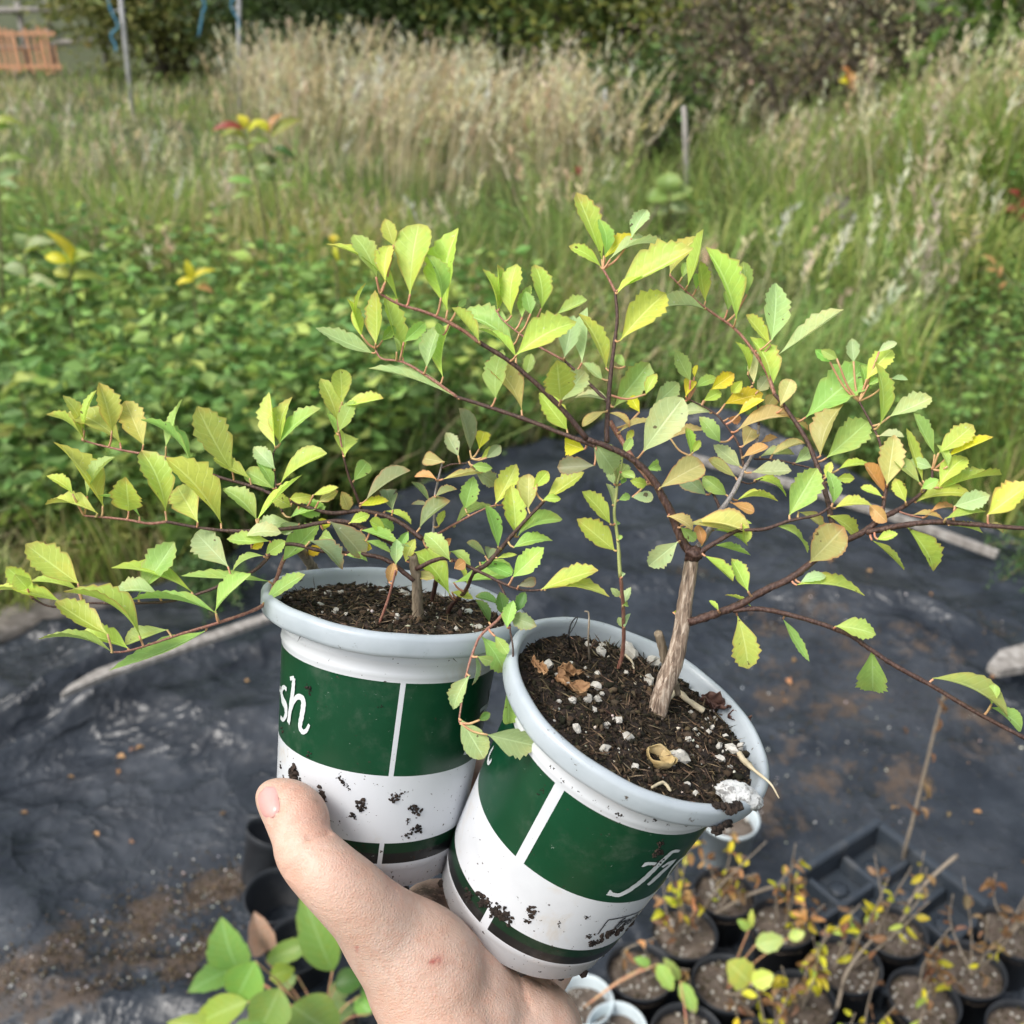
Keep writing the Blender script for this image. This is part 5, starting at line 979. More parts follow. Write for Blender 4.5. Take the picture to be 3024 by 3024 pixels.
# ================================================================== the two potted spireas
M_stem = mat_bark('brown_twig', (.03, .016, .013), (.07, .034, .026), (.13, .075, .055), (1500, 1500, 300), .5)
M_red = mat_bark('red_twig', (.20, .07, .05), (.33, .15, .11), (.42, .25, .17), (1500, 1500, 300), .5)
M_greytwig = mat_bark('grey_twig', (.18, .15, .14), (.30, .27, .26), (.42, .40, .38), (1500, 1500, 200), .7)
M_trunk = mat_bark('peeling_bark', (.06, .04, .03), (.28, .205, .15), (.62, .52, .42), (1100, 1100, 60), .8)
M_cut = mat_bark('old_cane', (.12, .09, .06), (.24, .19, .13), (.34, .28, .2), (900, 900, 90), .8)
SM = {'s': M_stem, 'r': M_red, 'g': M_greytwig, 't': M_trunk, 'c': M_cut}
class Plant:
    def __init__(s, name, base, label): s.o = thing(name, base, label, 'plant'); s.S = []; s.D = []; s.W = []
    def branch(s, pts, d0, d1, r0, r1, m='s', name='branch', dm=None, n=7, rough=.08):
        p2 = catmull([px(*q) for q in pts], 7); k = np.linspace(0, 1, len(p2)); seg = np.r_[0, np.cumsum(np.linalg.norm(np.diff(p2, axis=0), axis=1))]; k = seg / seg[-1]
        dd = d0 + (d1 - d0) * k if dm is None else np.interp(k, [0, .5, 1], [d0, dm, d1])
        W_ = np.array([at(p, d) for p, d in zip(p2, dd)]); f_ = 1. if m in 'tc' else .66; V, Fs = tube(W_, f_ * (r0 + (r1 - r0) * k), n, True, rough if m != 't' else .03, len(s.S), ridge=.16 if m == 't' else 0.); mesh(name, V, Fs, SM[m], s.o)
        s.S.append(p2); s.D.append(dd); s.W.append(W_)
    def near(s, p):
        best = None
        for S_, D_ in zip(s.S, s.D):
            e = ((S_ - p) ** 2).sum(1); i = int(e.argmin())
            if best is None or e[i] < best[0]: best = (e[i], S_[i], D_[i])
        return best
    def leaf(s, r, x0, y0, x1, y1, w, c, dd=None):
        sc = REG[r][2]; B2 = px(r, x0, y0); T2 = px(r, x1, y1); e, bp, bd = s.near(B2); L = np.linalg.norm(T2 - B2); wp = w / sc
        d = (bd + rng.uniform(-.004, .003)) if dd is None else dd
        Lm = L * d / FPX; Wm = wp * d / FPX; ratio = .54 if c not in 'od' else .58
        roll = 0.; dz = rng.uniform(-.28, .28) * Lm
        if Wm < ratio * Lm: Wt = min(ratio * Lm, Wm * 2.2); roll = math.acos(max(.12, min(1, Wm / Wt)))
        else:
            Wt = Wm; dz = math.sqrt(max(0, min((Wm / .62) ** 2, (1.5 * Lm) ** 2) - Lm ** 2)) * (1 if rng.random() < .6 else -1) + dz * .3
        B = at(B2, d); Tp = at(T2, d + dz); y = unit(Tp - B); cdir = unit(CAM - B); n0 = unit(cdir - y * (cdir @ y)); xx = np.cross(y, n0)
        nA = n0 * math.cos(roll) + xx * math.sin(roll); nB = n0 * math.cos(roll) - xx * math.sin(roll); Nn = nA if nA[2] > nB[2] else nB
        st = None
        A = at(bp, bd); pl = np.linalg.norm(A - B)
        if pl > .0004: st = [A, (A + B) / 2 + np.array([0, 0, -.12 * pl]), B + y * .0004]
        red = {'l': .45, 'g': .2, 'b': .15, 'y': .5, 't': .7, 'd': .5, 'o': .6}.get(c, .2) * rng.uniform(.5, 1.3)
        style = c in 'lgyb' and rng.random() < .9 or rng.random() < .4
        leaf_obj(s.o, B, B + (Tp - B) * 1.05, Nn, Wt * (1.16 if Wt < .62 * Lm else 1.06), LC[c], red, st, curv=rng.uniform(-.06, .26), fold=rng.uniform(.2, .7), teeth=.17 if style else .07, bexp=rng.uniform(.75, 1.05) if style else rng.uniform(.5, .66), aexp=rng.uniform(1.3, 1.65) if style else rng.uniform(1.15, 1.45), twist=rng.normal() * .32, K=9 if style else 12)
    def leaves(s, r, txt, dd=None):
        for ln in txt.split(';'):
            q = ln.split()
            if q: s.leaf(r, *map(float, q[:5]), q[5], dd)

# ---- right plant, in the tilted cup
pr_ = Plant('spirea_plant', onR('F', 1040, 1375), 'larger leafy spirea with a thick peeling stem growing from the tilted cup')
bd0 = float((onR('F', 1040, 1375) - CAM) @ FW)
F_ = lambda *a: [('F', *q) for q in a]; Cc = lambda *a: [('C', *q) for q in a]; Bb = lambda *a: [('B', *q) for q in a]; Dd = lambda *a: [('D', *q) for q in a]
pr_.branch(F_((1030, 1395), (1050, 1330), (1090, 1200), (1150, 1040), (1190, 850), (1210, 700), (1245, 480), (1250, 440)), bd0 + .002, .320, .0030, .0020, 't', 'stem', n=22, rough=.13)
pr_.branch(F_((1100, 1120), (1080, 1010), (1050, 905)), bd0 + .004, .333, .0017, .0014, 'c', 'stub', n=8)
pr_.branch(F_((1130, 1150), (1150, 1200), (1165, 1260)), bd0 + .003, bd0 + .004, .0012, .0010, 'c', 'stub', n=8)
V, Fs = lump(at(px('F', 1248, 452), .319), .0026, 3, .5, (1.2, .9, 1)); mesh('knot', V, Fs, M_stem, pr_.o)
pr_.branch(F_((1240, 460), (1180, 370), (1130, 240), (1060, 100)) + Cc((640, 1780), (560, 1690), (440, 1610), (260, 1540)), .319, .312, .0023, .0013)
pr_.branch(Bb((1610, 1540), (1450, 1350), (1200, 1120), (1000, 990)), .312, .306, .0014, .0010)
pr_.branch(Bb((1000, 990), (870, 900), (700, 820), (540, 770), (430, 710)), .306, .300, .0010, .0006, 'r')
pr_.branch(Bb((1660, 1580), (1610, 1560), (1500, 1520), (1240, 1420), (1000, 1340), (870, 1300)), .313, .326, .0012, .0009, 's')
pr_.branch(Bb((870, 1300), (700, 1180), (560, 1100), (440, 1080), (400, 1020)), .326, .333, .0009, .0005, 'r')
pr_.branch(Cc((640, 1800), (540, 1680), (440, 1520), (390, 1440)), .320, .330, .0014, .0012, 'r')
pr_.branch(Cc((370, 1560), (375, 1400), (390, 1200), (410, 1020), (430, 860), (420, 700)), .322, .332, .0013, .0008)
pr_.branch(Cc((420, 700), (390, 640), (350, 570)), .332, .333, .0008, .0006, 'r')
pr_.branch(Bb((1740, 1340), (1600, 1200), (1480, 1090)), .340, .350, .0010, .0007, 's')
pr_.branch(Bb((1480, 1090), (1300, 990), (1140, 870), (1090, 800)), .350, .356, .0007, .0004, 'r')
pr_.branch(Dd((900, 1370), (850, 1280), (800, 1070), (760, 940), (690, 770), (580, 600), (510, 510)), .314, .338, .0014, .0010, 's')
pr_.branch(Cc((1330, 1290), (1280, 1150), (1180, 1000), (1090, 900), (960, 810), (870, 740), (735, 610)), .338, .350, .0010, .0005, 'r')
pr_.branch(Dd((40, 1420), (110, 1330), (200, 1180), (280, 1060), (340, 930), (400, 820), (420, 690)), .320, .345, .0018, .0007, 'g')
pr_.branch(Dd((335, 930), (300, 790), (200, 650), (120, 590), (20, 540)), .338, .345, .0007, .0004)
pr_.branch(Dd((390, 880), (520, 885), (630, 910), (730, 935)), .339, .335, .0005, .0004)
pr_.branch(Dd((200, 1170), (160, 1080), (90, 950), (20, 860)), .330, .342, .0008, .0004)
pr_.branch(Dd((320, 1010), (370, 1020), (440, 990)), .335, .338, .0005, .0003)
pr_.branch(Dd((420, 700), (410, 560), (380, 450), (355, 400)), .345, .350, .0006, .0003)
pr_.branch(Dd((70, 1420), (200, 1340), (300, 1290), (450, 1280), (600, 1230), (750, 1200), (830, 1150)), .318, .310, .0012, .0006)
pr_.branch(Dd((20, 1815), (180, 1760), (310, 1710), (450, 1630), (600, 1560), (720, 1470), (860, 1370), (1010, 1300), (1100, 1230)), .326, .312, .0021, .0014, rough=.1)
pr_.branch(Dd((1100, 1230), (1230, 1160), (1330, 1090), (1400, 1010), (1410, 940)), .312, .318, .0013, .0007)
pr_.branch(Dd((1030, 1300), (1200, 1265), (1400, 1240), (1600, 1250), (1932, 1275), (2250, 1290)), .312, .292, .0015, .0009, 's')
pr_.branch(Dd((1120, 1220), (1140, 1080), (1150, 1000), (1110, 790), (1050, 660), (990, 550)), .314, .330, .0010, .0005, 's')
pr_.branch(Dd((1220, 1180), (1280, 1200), (1350, 1215)), .313, .312, .0005, .0004, 'r')
pr_.branch(Dd((270, 1745), (420, 1735), (600, 1770), (800, 1830), (950, 1890)) + [('Z', 1050, 770), ('Z', 1200, 870), ('Z', 1400, 980), ('Z', 1600, 1100), ('Z', 1780, 1200), ('Z', 1932, 1280), ('Z', 2200, 1420)], .323, .298, .0013, .0009, 's')
pr_.leaves('B', '530 750 190 400 75 l;410 620 295 375 120 g;460 650 470 430 110 l;510 440 460 290 100 l;600 720 640 325 190 l;815 810 840 355 200 l;780 740 720 490 100 g;870 790 920 740 40 g;1000 990 850 800 60 l;1190 1010 910 810 110 g;1210 1080 1010 900 80 l;1205 1060 1530 860 190 l;1260 1180 1290 1060 70 g;1240 1380 1070 1090 120 t;1090 1310 1110 1040 130 g;1460 1320 1440 1110 200 l;1465 1320 1590 1165 150 b;1500 1490 1345 1290 140 l;'
  '390 1050 80 920 110 b;325 950 250 750 60 l;330 960 310 665 55 l;405 1000 410 710 95 l;440 980 510 900 70 g;560 1080 460 740 70 l;560 990 680 880 90 g;525 1050 515 960 30 g;695 1130 760 900 110 b;790 1190 810 890 80 l;790 950 760 880 60 g;880 1310 400 1125 60 b;1100 810 1035 580 50 l;1110 800 1100 560 60 l;1180 840 1190 555 110 l;1240 850 1280 670 60 g;1290 830 1260 700 80 g;1350 800 1330 550 110 l;1430 830 1600 750 80 g;1480 1080 1530 850 130 b;1580 1110 1620 810 90 b;1720 1140 1590 830 95 l;1700 1200 1590 1110 70 b;1750 1340 1560 1290 60 b;1600 1600 1490 1560 140 y;1660 1690 1455 1700 110 d;1640 1540 1770 1730 165 b')
pr_.leaves('C', '345 520 210 155 75 l;355 500 350 290 70 g;340 560 175 435 50 l;355 510 515 370 75 y;385 515 675 400 90 b;510 400 590 235 70 b;430 690 840 470 140 l;730 600 890 370 110 l;430 710 560 600 50 l;830 670 925 365 95 l;935 760 900 540 90 l;800 620 830 530 60 g;880 690 880 600 45 g;1110 860 965 460 135 l;1170 720 1150 540 110 g;1060 810 1050 700 45 g;935 800 690 770 70 b;1310 980 1340 660 160 b;1310 1010 1175 840 80 l;1345 1060 1700 820 85 b;1310 1250 1220 960 125 l;1210 1220 1250 1030 80 b;1180 1160 1125 990 45 l;1230 1270 1290 1190 90 b;'
  '445 980 690 710 185 l;410 1360 600 1120 175 g;480 1130 420 1060 60 g;590 1290 650 1170 70 l;640 1350 780 1220 120 b;580 1610 790 1320 190 b;560 1390 510 1300 80 y;850 1210 765 1045 90 g;820 1300 850 1200 80 y;870 1250 990 1185 60 g;870 1190 885 1120 30 y;960 1260 1090 1170 95 y;1040 1340 1250 1280 80 y;920 1320 1020 1270 80 l;1120 1400 1260 1320 60 y;1080 1280 1140 1210 70 l;965 1390 815 1375 60 b;1020 1560 910 1420 95 g;1115 1490 1400 1390 80 t;1330 1390 1515 1475 50 t;1360 1350 1420 1205 95 t;1280 1360 1330 1290 80 t;1500 1420 1840 1140 215 g;1590 1640 1690 1340 140 t;1620 1650 1850 1450 195 g;'
  '670 1820 910 1680 145 t;585 1720 675 1680 80 g;730 1540 930 1470 60 t;850 1630 830 1480 50 l;860 1620 900 1550 45 l;1110 1760 960 1660 70 t;1135 1700 990 1580 80 b;1055 1860 930 1760 90 g;940 1860 800 1740 110 d;1150 1580 1200 1480 110 t;1150 1640 1280 1580 60 o;1250 1560 1340 1530 50 o;1310 1630 1490 1560 55 t;1240 1640 1430 1620 50 b;1440 1680 1540 1600 90 b;1190 1730 1410 1720 80 b;1210 1770 1400 1840 60 l;1110 1890 1330 1870 60 l;510 1870 630 1870 60 b;600 1800 520 1780 70 l;360 1380 235 1460 60 t;440 1500 690 1440 50 t;370 1390 500 1455 40 t;480 1560 520 1490 45 l;1060 1420 1130 1430 60 o')
pr_.leaves('D', '590 1205 745 945 175 g;840 1140 830 960 70 g;800 990 830 900 50 l;870 940 1045 900 45 l;860 990 960 990 60 l;510 1260 710 1385 65 g;710 1470 890 1285 205 t;850 1160 1050 1130 70 l;810 1200 985 1310 80 l;640 1180 810 1290 70 t;1050 1140 1140 1230 90 o;1150 1030 1190 760 145 t;1140 1080 1030 915 70 o;1130 1100 1010 1040 40 l;1260 1130 1200 1000 80 l;1110 690 1110 345 125 l;1160 640 1390 540 110 b;1000 530 1020 350 60 g;1030 430 1170 260 110 l;1100 270 1200 220 50 b;960 330 950 200 80 b;830 330 745 260 60 g;870 310 780 260 60 g;1170 420 1265 430 40 b;1040 460 1100 420 40 g;1100 750 1240 750 40 b;'
  '1425 860 1310 635 60 g;1355 1010 1265 725 55 l;1440 850 1630 700 105 l;1490 870 1740 760 60 y;1500 930 1450 800 60 g;1445 1050 1590 860 115 l;1460 1050 1785 960 105 l;1340 1020 1200 880 75 g;1410 930 1285 890 70 b;1345 1050 1440 1000 70 g;1310 1130 1620 1060 70 l;1530 1150 1725 1090 110 b;1290 1200 1460 1210 35 t;1390 1190 1560 1150 40 o;1480 1220 1700 1180 80 l;1720 1200 1960 1030 190 l;1500 1260 1690 1290 40 l;1260 1265 1430 1500 125 l;1060 1340 1240 1500 45 l;1090 1340 1205 1310 60 l;630 1600 1005 1625 75 l;650 1590 790 1540 60 b;110 1430 260 1570 70 l;360 1640 270 1460 105 l;380 1730 240 1650 25 l;190 1745 140 1690 30 l;294 1766 364 2061 155 l;554 1786 694 2021 45 g;850 1835 1075 1870 100 g;165 1370 360 1425 45 g;0 1250 340 1290 85 t;320 1240 350 1350 45 l;250 1230 370 1250 30 l;260 1130 385 1180 35 o;1720 1255 1815 1290 35 t')
pr_.leaves('F', '1175 300 1260 375 75 g;1165 385 1000 520 140 b;1300 410 1285 300 60 o;1100 240 1250 300 70 t;1250 280 1560 310 90 t;1360 320 1555 385 45 l;1130 790 1170 785 30 l')
pr_.leaves('Z', '1085 785 1090 1025 195 g;1420 950 1840 1110 115 g;1740 1110 1920 1215 50 g;1750 1100 1770 990 60 g')

# ---- left plant, in the upright cup
def onL(r, x, y, up=0.):
    q = CL.plane(px(r, x, y), .0066); l = CL.loc(q); return CL.c + CL.u * l[0] + CL.v * l[1] - CL.ax * (float(hzL(l[0], l[1])) - up)
dL = lambda x, y: float((onL('E', x, y) - CAM) @ FW)
pl_ = Plant('spirea_plant', onL('E', 1030, 1440), 'lower spreading spirea with several thin stems growing from the upright cup')
E_ = lambda *a: [('E', *q) for q in a]; A_ = lambda *a: [('A', *q) for q in a]
pl_.branch(E_((1030, 1465), (1032, 1380), (1028, 1260), (1022, 1160), (1000, 1040)), dL(1030, 1440) + .003, .345, .0020, .0017, 'c', 'stem', n=10, rough=.1)
pl_.branch(E_((1090, 1350), (1110, 1310), (1135, 1190), (1150, 1060), (1120, 920)), dL(1110, 1330) + .003, .358, .0015, .0011, 's', 'stem', n=8)
pl_.branch(E_((455, 1165), (410, 1080), (350, 1000), (320, 940)), dL(450, 1150) + .003, .366, .0022, .0016, 'c', 'stem', n=10)
pl_.branch(E_((800, 1465), (850, 1330), (880, 1230), (905, 1130)), dL(810, 1450) + .002, .336, .0008, .0006, 'r', 'stem')
pl_.branch(E_((1190, 1400), (1230, 1320), (1300, 1250), (1350, 1140)), dL(1200, 1390) + .003, .350, .0014, .0009, 's', 'stem')
pl_.branch(E_((1060, 950), (900, 840), (720, 790), (520, 800), (240, 710)) + A_((1460, 850), (1230, 785)), .352, .362, .0014, .0009)
pl_.branch(A_((1230, 785), (980, 685), (740, 645), (580, 610), (470, 580)), .362, .368, .0009, .0005, 'r')
pl_.branch(E_((1000, 1050), (860, 960), (600, 850), (300, 890), (0, 905)) + A_((1150, 1080), (950, 1045)), .346, .340, .0014, .0008)
pl_.branch(A_((950, 1045), (850, 1055), (700, 1030), (480, 1010)), .340, .338, .0008, .0005, 'r')
pl_.branch(E_((1010, 1190), (870, 1080), (740, 1040), (500, 1020), (320, 980), (220, 1000), (168, 1067)) + A_((1440, 1330), (1280, 1400), (1150, 1450), (960, 1500), (680, 1510), (500, 1510), (300, 1530), (180, 1480)), .344, .330, .0012, .0005, 's')
pl_.branch(E_((320, 960), (260, 1080), (220, 1190)) + A_((1500, 1520), (1280, 1610), (1050, 1680), (930, 1720), (740, 1780), (640, 1790)), .352, .318, .0012, .0005, 'r')
pl_.branch(E_((260, 800), (240, 740), (220, 620), (205, 480), (222, 430)), .360, .362, .0007, .0004, 's')
pl_.branch(E_((710, 780), (680, 700), (640, 600), (610, 490)), .357, .350, .0009, .0006, 's')
pl_.branch(E_((610, 490), (590, 380), (575, 280), (590, 200)), .350, .348, .0006, .0004, 'r')
pl_.branch(E_((1120, 920), (1125, 840), (1130, 700), (1160, 560), (1172, 510)), .358, .352, .0008, .0005, 'g')
pl_.branch(E_((1168, 545), (1220, 525), (1310, 515), (1340, 490)), .352, .348, .0005, .0003, 's')
pl_.branch(E_((1130, 930), (1250, 860), (1430, 770), (1520, 755)), .357, .352, .0007, .0004, 'r')
pl_.branch(E_((1350, 1140), (1440, 1080), (1560, 940), (1650, 840), (1750, 735)), .350, .342, .0014, .0008, 's')
pl_.branch(E_((1020, 1120), (1180, 1060), (1350, 1120), (1490, 1190), (1620, 1240), (1760, 1240)), .345, .326, .0012, .0005, 's')
pl_.branch(E_((1490, 1190), (1530, 1280), (1550, 1380), (1560, 1480)), .334, .326, .0007, .0004, 's')
pl_.branch(E_((1560, 1480), (1575, 1600), (1550, 1766)), .326, .318, .0005, .0004, 's')
pl_.branch(E_((1540, 1350), (1480, 1420), (1400, 1490), (1360, 1560), (1310, 1720), (1270, 1960), (1272, 2000)), .328, .306, .0008, .0004, 'r')
pl_.leaves('A', '480 580 295 420 60 l;470 520 380 330 90 l;480 530 535 305 35 l;640 530 575 268 140 l;690 600 420 405 90 l;820 610 720 370 165 l;945 620 1030 360 105 g;1090 720 855 450 80 g;1330 765 1130 415 145 l;1430 800 1230 690 85 l;590 960 340 595 165 l;495 905 625 680 70 g;420 890 280 780 75 l;560 1000 275 920 115 l;735 985 720 820 190 l;945 990 835 650 175 l;1130 1050 1010 840 190 l;1265 1060 985 690 135 l;800 1020 590 880 45 g;1465 1035 1290 850 110 g;1570 620 1540 325 80 l;1600 600 1640 340 105 l;1590 605 1795 400 95 g;1570 745 1450 620 110 b;1560 860 1480 700 80 g;1600 830 1835 650 80 l;1470 1030 1700 790 80 l;1570 860 1410 760 90 g;'
  '450 1400 165 1190 175 l;200 1440 45 1310 130 l;160 1430 90 1350 110 l;350 1500 80 1425 60 l;230 1500 -60 1420 45 l;800 1700 430 1410 100 l;450 1440 195 1370 50 l;785 1470 985 1180 90 g;1100 1450 675 1280 80 l;905 1460 650 1440 95 b;1240 1570 790 1460 75 g;1540 1385 1065 1355 50 g;1225 1560 1410 1350 70 g;1305 1305 1120 1110 195 b;1500 1510 1720 1350 75 g;1510 1240 1325 1300 40 g;620 1690 335 1520 155 l;735 1770 470 1680 95 l;640 1790 255 1680 55 g;960 1660 725 1740 80 g;1180 1665 665 1890 115 g;1545 1155 1310 1150 60 g;1390 1140 1580 1090 60 b;1665 1050 1460 1080 100 b;1610 1270 1810 1070 125 g;1515 1230 1620 1160 90 g;1430 1200 1500 1165 50 y;1700 1000 1850 960 90 g;1660 960 1560 900 90 l')
pl_.leaves('E', '575 280 490 45 115 l;600 175 590 -10 120 l;600 190 820 150 75 l;580 340 660 170 90 g;570 350 520 240 50 g;615 480 610 335 170 l;665 620 740 515 95 g;735 730 965 555 85 d;890 790 850 660 115 d;640 790 600 690 90 t;430 700 570 660 50 l;460 740 570 680 70 t;300 830 480 750 70 g;300 720 420 705 80 l;530 850 715 1040 125 d;410 960 600 1100 80 d;640 860 750 810 60 l;700 760 855 740 60 y;780 830 890 900 90 g;840 790 985 850 60 l;700 900 900 960 60 g;490 900 500 840 80 y;730 960 870 1020 45 g;400 1040 470 1000 70 y;620 1040 740 1070 60 g;'
  '1330 450 1280 215 108 d;1265 480 1195 350 90 b;1380 440 1410 335 100 y;1185 510 1062 490 90 t;1390 490 1470 440 70 l;1420 490 1500 420 70 d;1340 530 1450 545 60 g;1350 550 1480 640 110 d;1170 610 1390 575 55 t;1140 610 1020 590 35 o;1100 740 1000 630 45 d;1130 710 1245 660 50 d;1040 890 1195 730 90 d;1100 760 1000 750 30 d;1300 780 1345 610 118 g;1240 880 1450 750 60 g;1475 750 1590 540 118 l;1600 700 1640 600 70 l;1660 780 1665 590 115 t;1690 660 1770 570 80 l;1590 930 1570 665 140 l;1757 730 1967 580 75 l;1740 730 1840 715 40 l;1490 1000 1430 765 88 g;1600 940 1825 815 65 g;1575 1000 1785 945 92 g;1570 1170 1740 1010 128 g;1150 880 1180 790 35 l;'
  '1215 1270 1030 1020 155 l;1220 1080 1085 920 105 g;905 1100 910 960 80 b;960 1080 1010 955 70 l;865 1200 890 1100 70 o;1230 1200 1560 1140 72 g;1320 1250 1260 1075 25 l;1010 1150 1120 1170 50 t;1220 1250 1340 1290 50 l;1380 1080 1560 1150 60 g;1732 1240 2037 1130 125 l;1752 1240 2097 1235 68 l;1600 1220 1700 1180 70 d;1430 1070 1450 1000 80 d;1420 1050 1320 970 40 d;1480 1060 1590 1040 30 l;1210 1020 1330 1100 50 g;1180 1000 1220 950 50 o;1240 1120 1300 1080 70 o;850 900 760 850 80 l;980 900 930 990 60 g;560 960 480 930 90 g;640 950 760 1000 70 y;360 860 250 900 70 b;900 1000 1000 1010 60 b;1080 1000 1160 1050 50 l')
pl_.leaves('E', '1440 1430 1375 1300 60 k;1530 1400 1500 1260 90 k;1590 1370 1640 1260 70 k;1560 1390 1690 1440 112 d;1500 1330 1370 1270 45 k;1540 1460 1570 1310 70 g;1390 1500 1530 1700 125 g;1470 1500 1540 1600 70 g;1370 1620 1455 1650 70 g;1350 1600 1360 1770 35 d;1330 1726 1230 1906 100 b;1278 1980 1400 2190 150 b;1425 2066 1690 2126 192 b;1380 1986 1440 1946 50 k;1545 1766 1550 1990 92 g')
# ---- weed beside the thick stem
pw = Plant('weed_seedling', onR('F', 820, 1110), 'slim pink-stemmed weed with paired fleshy leaves in the tilted cup')
pw.branch(F_((820, 1120), (850, 1000), (850, 760), (835, 580)), float((onR('F', 820, 1110) - CAM) @ FW), .328, .0011, .0009, 'r', 'stem')
M_gstem = simple('green_stem', [(.28, .34, .10), (.4, .42, .16)], 150, .5, .2, .0006); SM['G'] = M_gstem
pw.branch(F_((835, 590), (820, 370), (800, 220), (815, 60), (780, -140)), .328, .322, .0010, .0006, 'G', 'stem')
pw.branch(F_((815, 60), (840, -40), (850, -120)), .323, .321, .0006, .0004, 'G', 'stem')
pw.leaves('F', '780 290 635 110 110 l;805 440 600 268 130 l;835 700 785 655 45 b;850 745 890 650 50 b;845 750 880 740 35 g;850 880 825 820 40 b;855 880 890 800 35 b;800 290 825 270 40 g;790 180 760 60 40 b;820 150 890 120 50 g;815 50 870 -60 90 g;840 -10 910 20 60 g;780 -100 770 -170 50 b;850 -120 900 -200 60 g;800 60 770 -20 50 b;835 60 860 20 40 g;845 590 850 560 30 b;820 380 840 350 30 g')

# ================================================================== the hand
Gp = lambda x, y: px('G', x, y)
SPH = []
def chain(pts):
    """(region, x, y, radius in that region's pixels, depth)"""
    Q = []
    for (r, x, y, rad, d) in pts: Q.append((*at(px(r, x, y), d), rad / REG[r][2] * d / FPX))
    Q = np.array(Q); C_ = catmull(Q, 7); SPH.extend(C_.tolist())
chain([('G', 198, 872, 98, .335), ('G', 245, 900, 134, .333), ('G', 308, 950, 168, .330), ('G', 348, 1010, 182, .327), ('G', 366, 1095, 168, .324), ('G', 388, 1175, 178, .321), ('G', 445, 1245, 192, .318), ('G', 535, 1335, 201, .316), ('G', 640, 1432, 214, .317), ('G', 748, 1540, 226, .320), ('G', 868, 1668, 268, .326), ('G', 1005, 1790, 320, .330), ('G', 1080, 1900, 352, .332), ('P', 1290, 2990, 172, .330), ('P', 1345, 3200, 205, .326), ('P', 1400, 3600, 250, .312), ('P', 1460, 4200, 300, .29)])
chain([('G', 760, 1540, 205, .335), ('G', 980, 1690, 210, .352), ('G', 1180, 1805, 210, .362), ('P', 1420, 2905, 135, .366), ('P', 1560, 2990, 118, .368)])
chain([('G', 1090, 1760, 260, .352), ('P', 1360, 2920, 160, .350), ('P', 1480, 3010, 150, .352), ('P', 1590, 3042, 132, .352), ('P', 1590, 3200, 140, .345), ('P', 1600, 3600, 170, .330), ('P', 1640, 4200, 220, .30)])
chain([('P', 1290, 2990, 172, .334), ('P', 1450, 3060, 165, .340), ('P', 1590, 3060, 130, .345)])
chain([('P', 1345, 3300, 210, .326), ('P', 1480, 3300, 210, .332), ('P', 1590, 3300, 150, .338)])
chain([('P', 1430, 3700, 240, .312), ('P', 1530, 3700, 230, .318), ('P', 1610, 3700, 180, .324)])
chain([('P', 1480, 4200, 290, .29), ('P', 1560, 4200, 290, .294), ('P', 1640, 4200, 240, .298)])
chain([('P', 1250, 2815, 118, .340), ('P', 1318, 2842, 122, .339), ('P', 1379, 2910, 128, .339), ('P', 1448, 2984, 130, .341), ('P', 1552, 3034, 130, .344)])
chain([('P', 1222, 2862, 150, .332), ('P', 1290, 2930, 158, .333), ('P', 1400, 3015, 158, .336)])
chain([('P', 1250, 2775, 88, .378), ('P', 1272, 2700, 98, .400), ('P', 1370, 2690, 86, .415), ('P', 1395, 2640, 74, .424)])
# palm running back under the cups, then four fingers curled up behind them
chain([('P', 1240, 2840, 118, .352), ('P', 1300, 2815, 95, .385), ('P', 1370, 2790, 84, .410)])
chain([('P', 1400, 2860, 120, .366), ('P', 1480, 2800, 105, .395), ('P', 1540, 2740, 92, .418)])
chain([('P', 1300, 2830, 125, .370), ('P', 1400, 2790, 110, .392), ('P', 1470, 2740, 95, .414)])
chain([('P', 1500, 2940, 110, .372), ('P', 1580, 2880, 95, .398), ('P', 1640, 2800, 85, .416)])
chain([('P', 1370, 2785, 80, .412), ('P', 1395, 2640, 74, .424), ('P', 1402, 2500, 68, .425), ('P', 1400, 2400, 62, .418), ('P', 1404, 2320, 56, .408), ('P', 1412, 2262, 44, .400)])
chain([('P', 1470, 2740, 82, .416), ('P', 1520, 2640, 74, .428), ('P', 1560, 2540, 68, .424), ('P', 1590, 2450, 60, .412), ('P', 1605, 2400, 48, .404)])
chain([('P', 1540, 2740, 78, .420), ('P', 1610, 2660, 72, .428), ('P', 1670, 2570, 66, .422), ('P', 1710, 2500, 56, .410), ('P', 1730, 2460, 46, .402)])
chain([('P', 1640, 2800, 70, .418), ('P', 1700, 2730, 62, .420), ('P', 1745, 2660, 56, .412), ('P', 1780, 2610, 46, .402)])
bvs, bfs = ico(3); bfs_ = np.array(bfs); Sx = np.array(SPH)
V = (Sx[:, None, :3] + Sx[:, None, 3:4] * bvs[None]).reshape(-1, 3); T_ = (np.arange(len(Sx))[:, None, None] * len(bvs) + bfs_[None]).reshape(-1, 3)
me = fast('hand_src', V, T_); ho = bpy.data.objects.new('hand_src', me); COL.objects.link(ho)
m = ho.modifiers.new('r', 'REMESH'); m.mode = 'VOXEL'; m.voxel_size = .00105
m = ho.modifiers.new('s', 'SMOOTH'); m.iterations = 22; m.factor = .5
hm = bpy.data.meshes.new_from_object(ho.evaluated_get(bpy.context.evaluated_depsgraph_get())); bpy.data.objects.remove(ho)
nv = len(hm.vertices); HV = np.zeros(nv * 3, np.float32); hm.vertices.foreach_get('co', HV); HV = HV.reshape(-1, 3).astype(float)
HN = np.zeros(nv * 3, np.float32); hm.vertices.foreach_get('normal', HN); HN = HN.reshape(-1, 3)
HP = [tuple(p.vertices) for p in hm.polygons]; bvh = BVHTree.FromPolygons(HV.tolist(), HP)
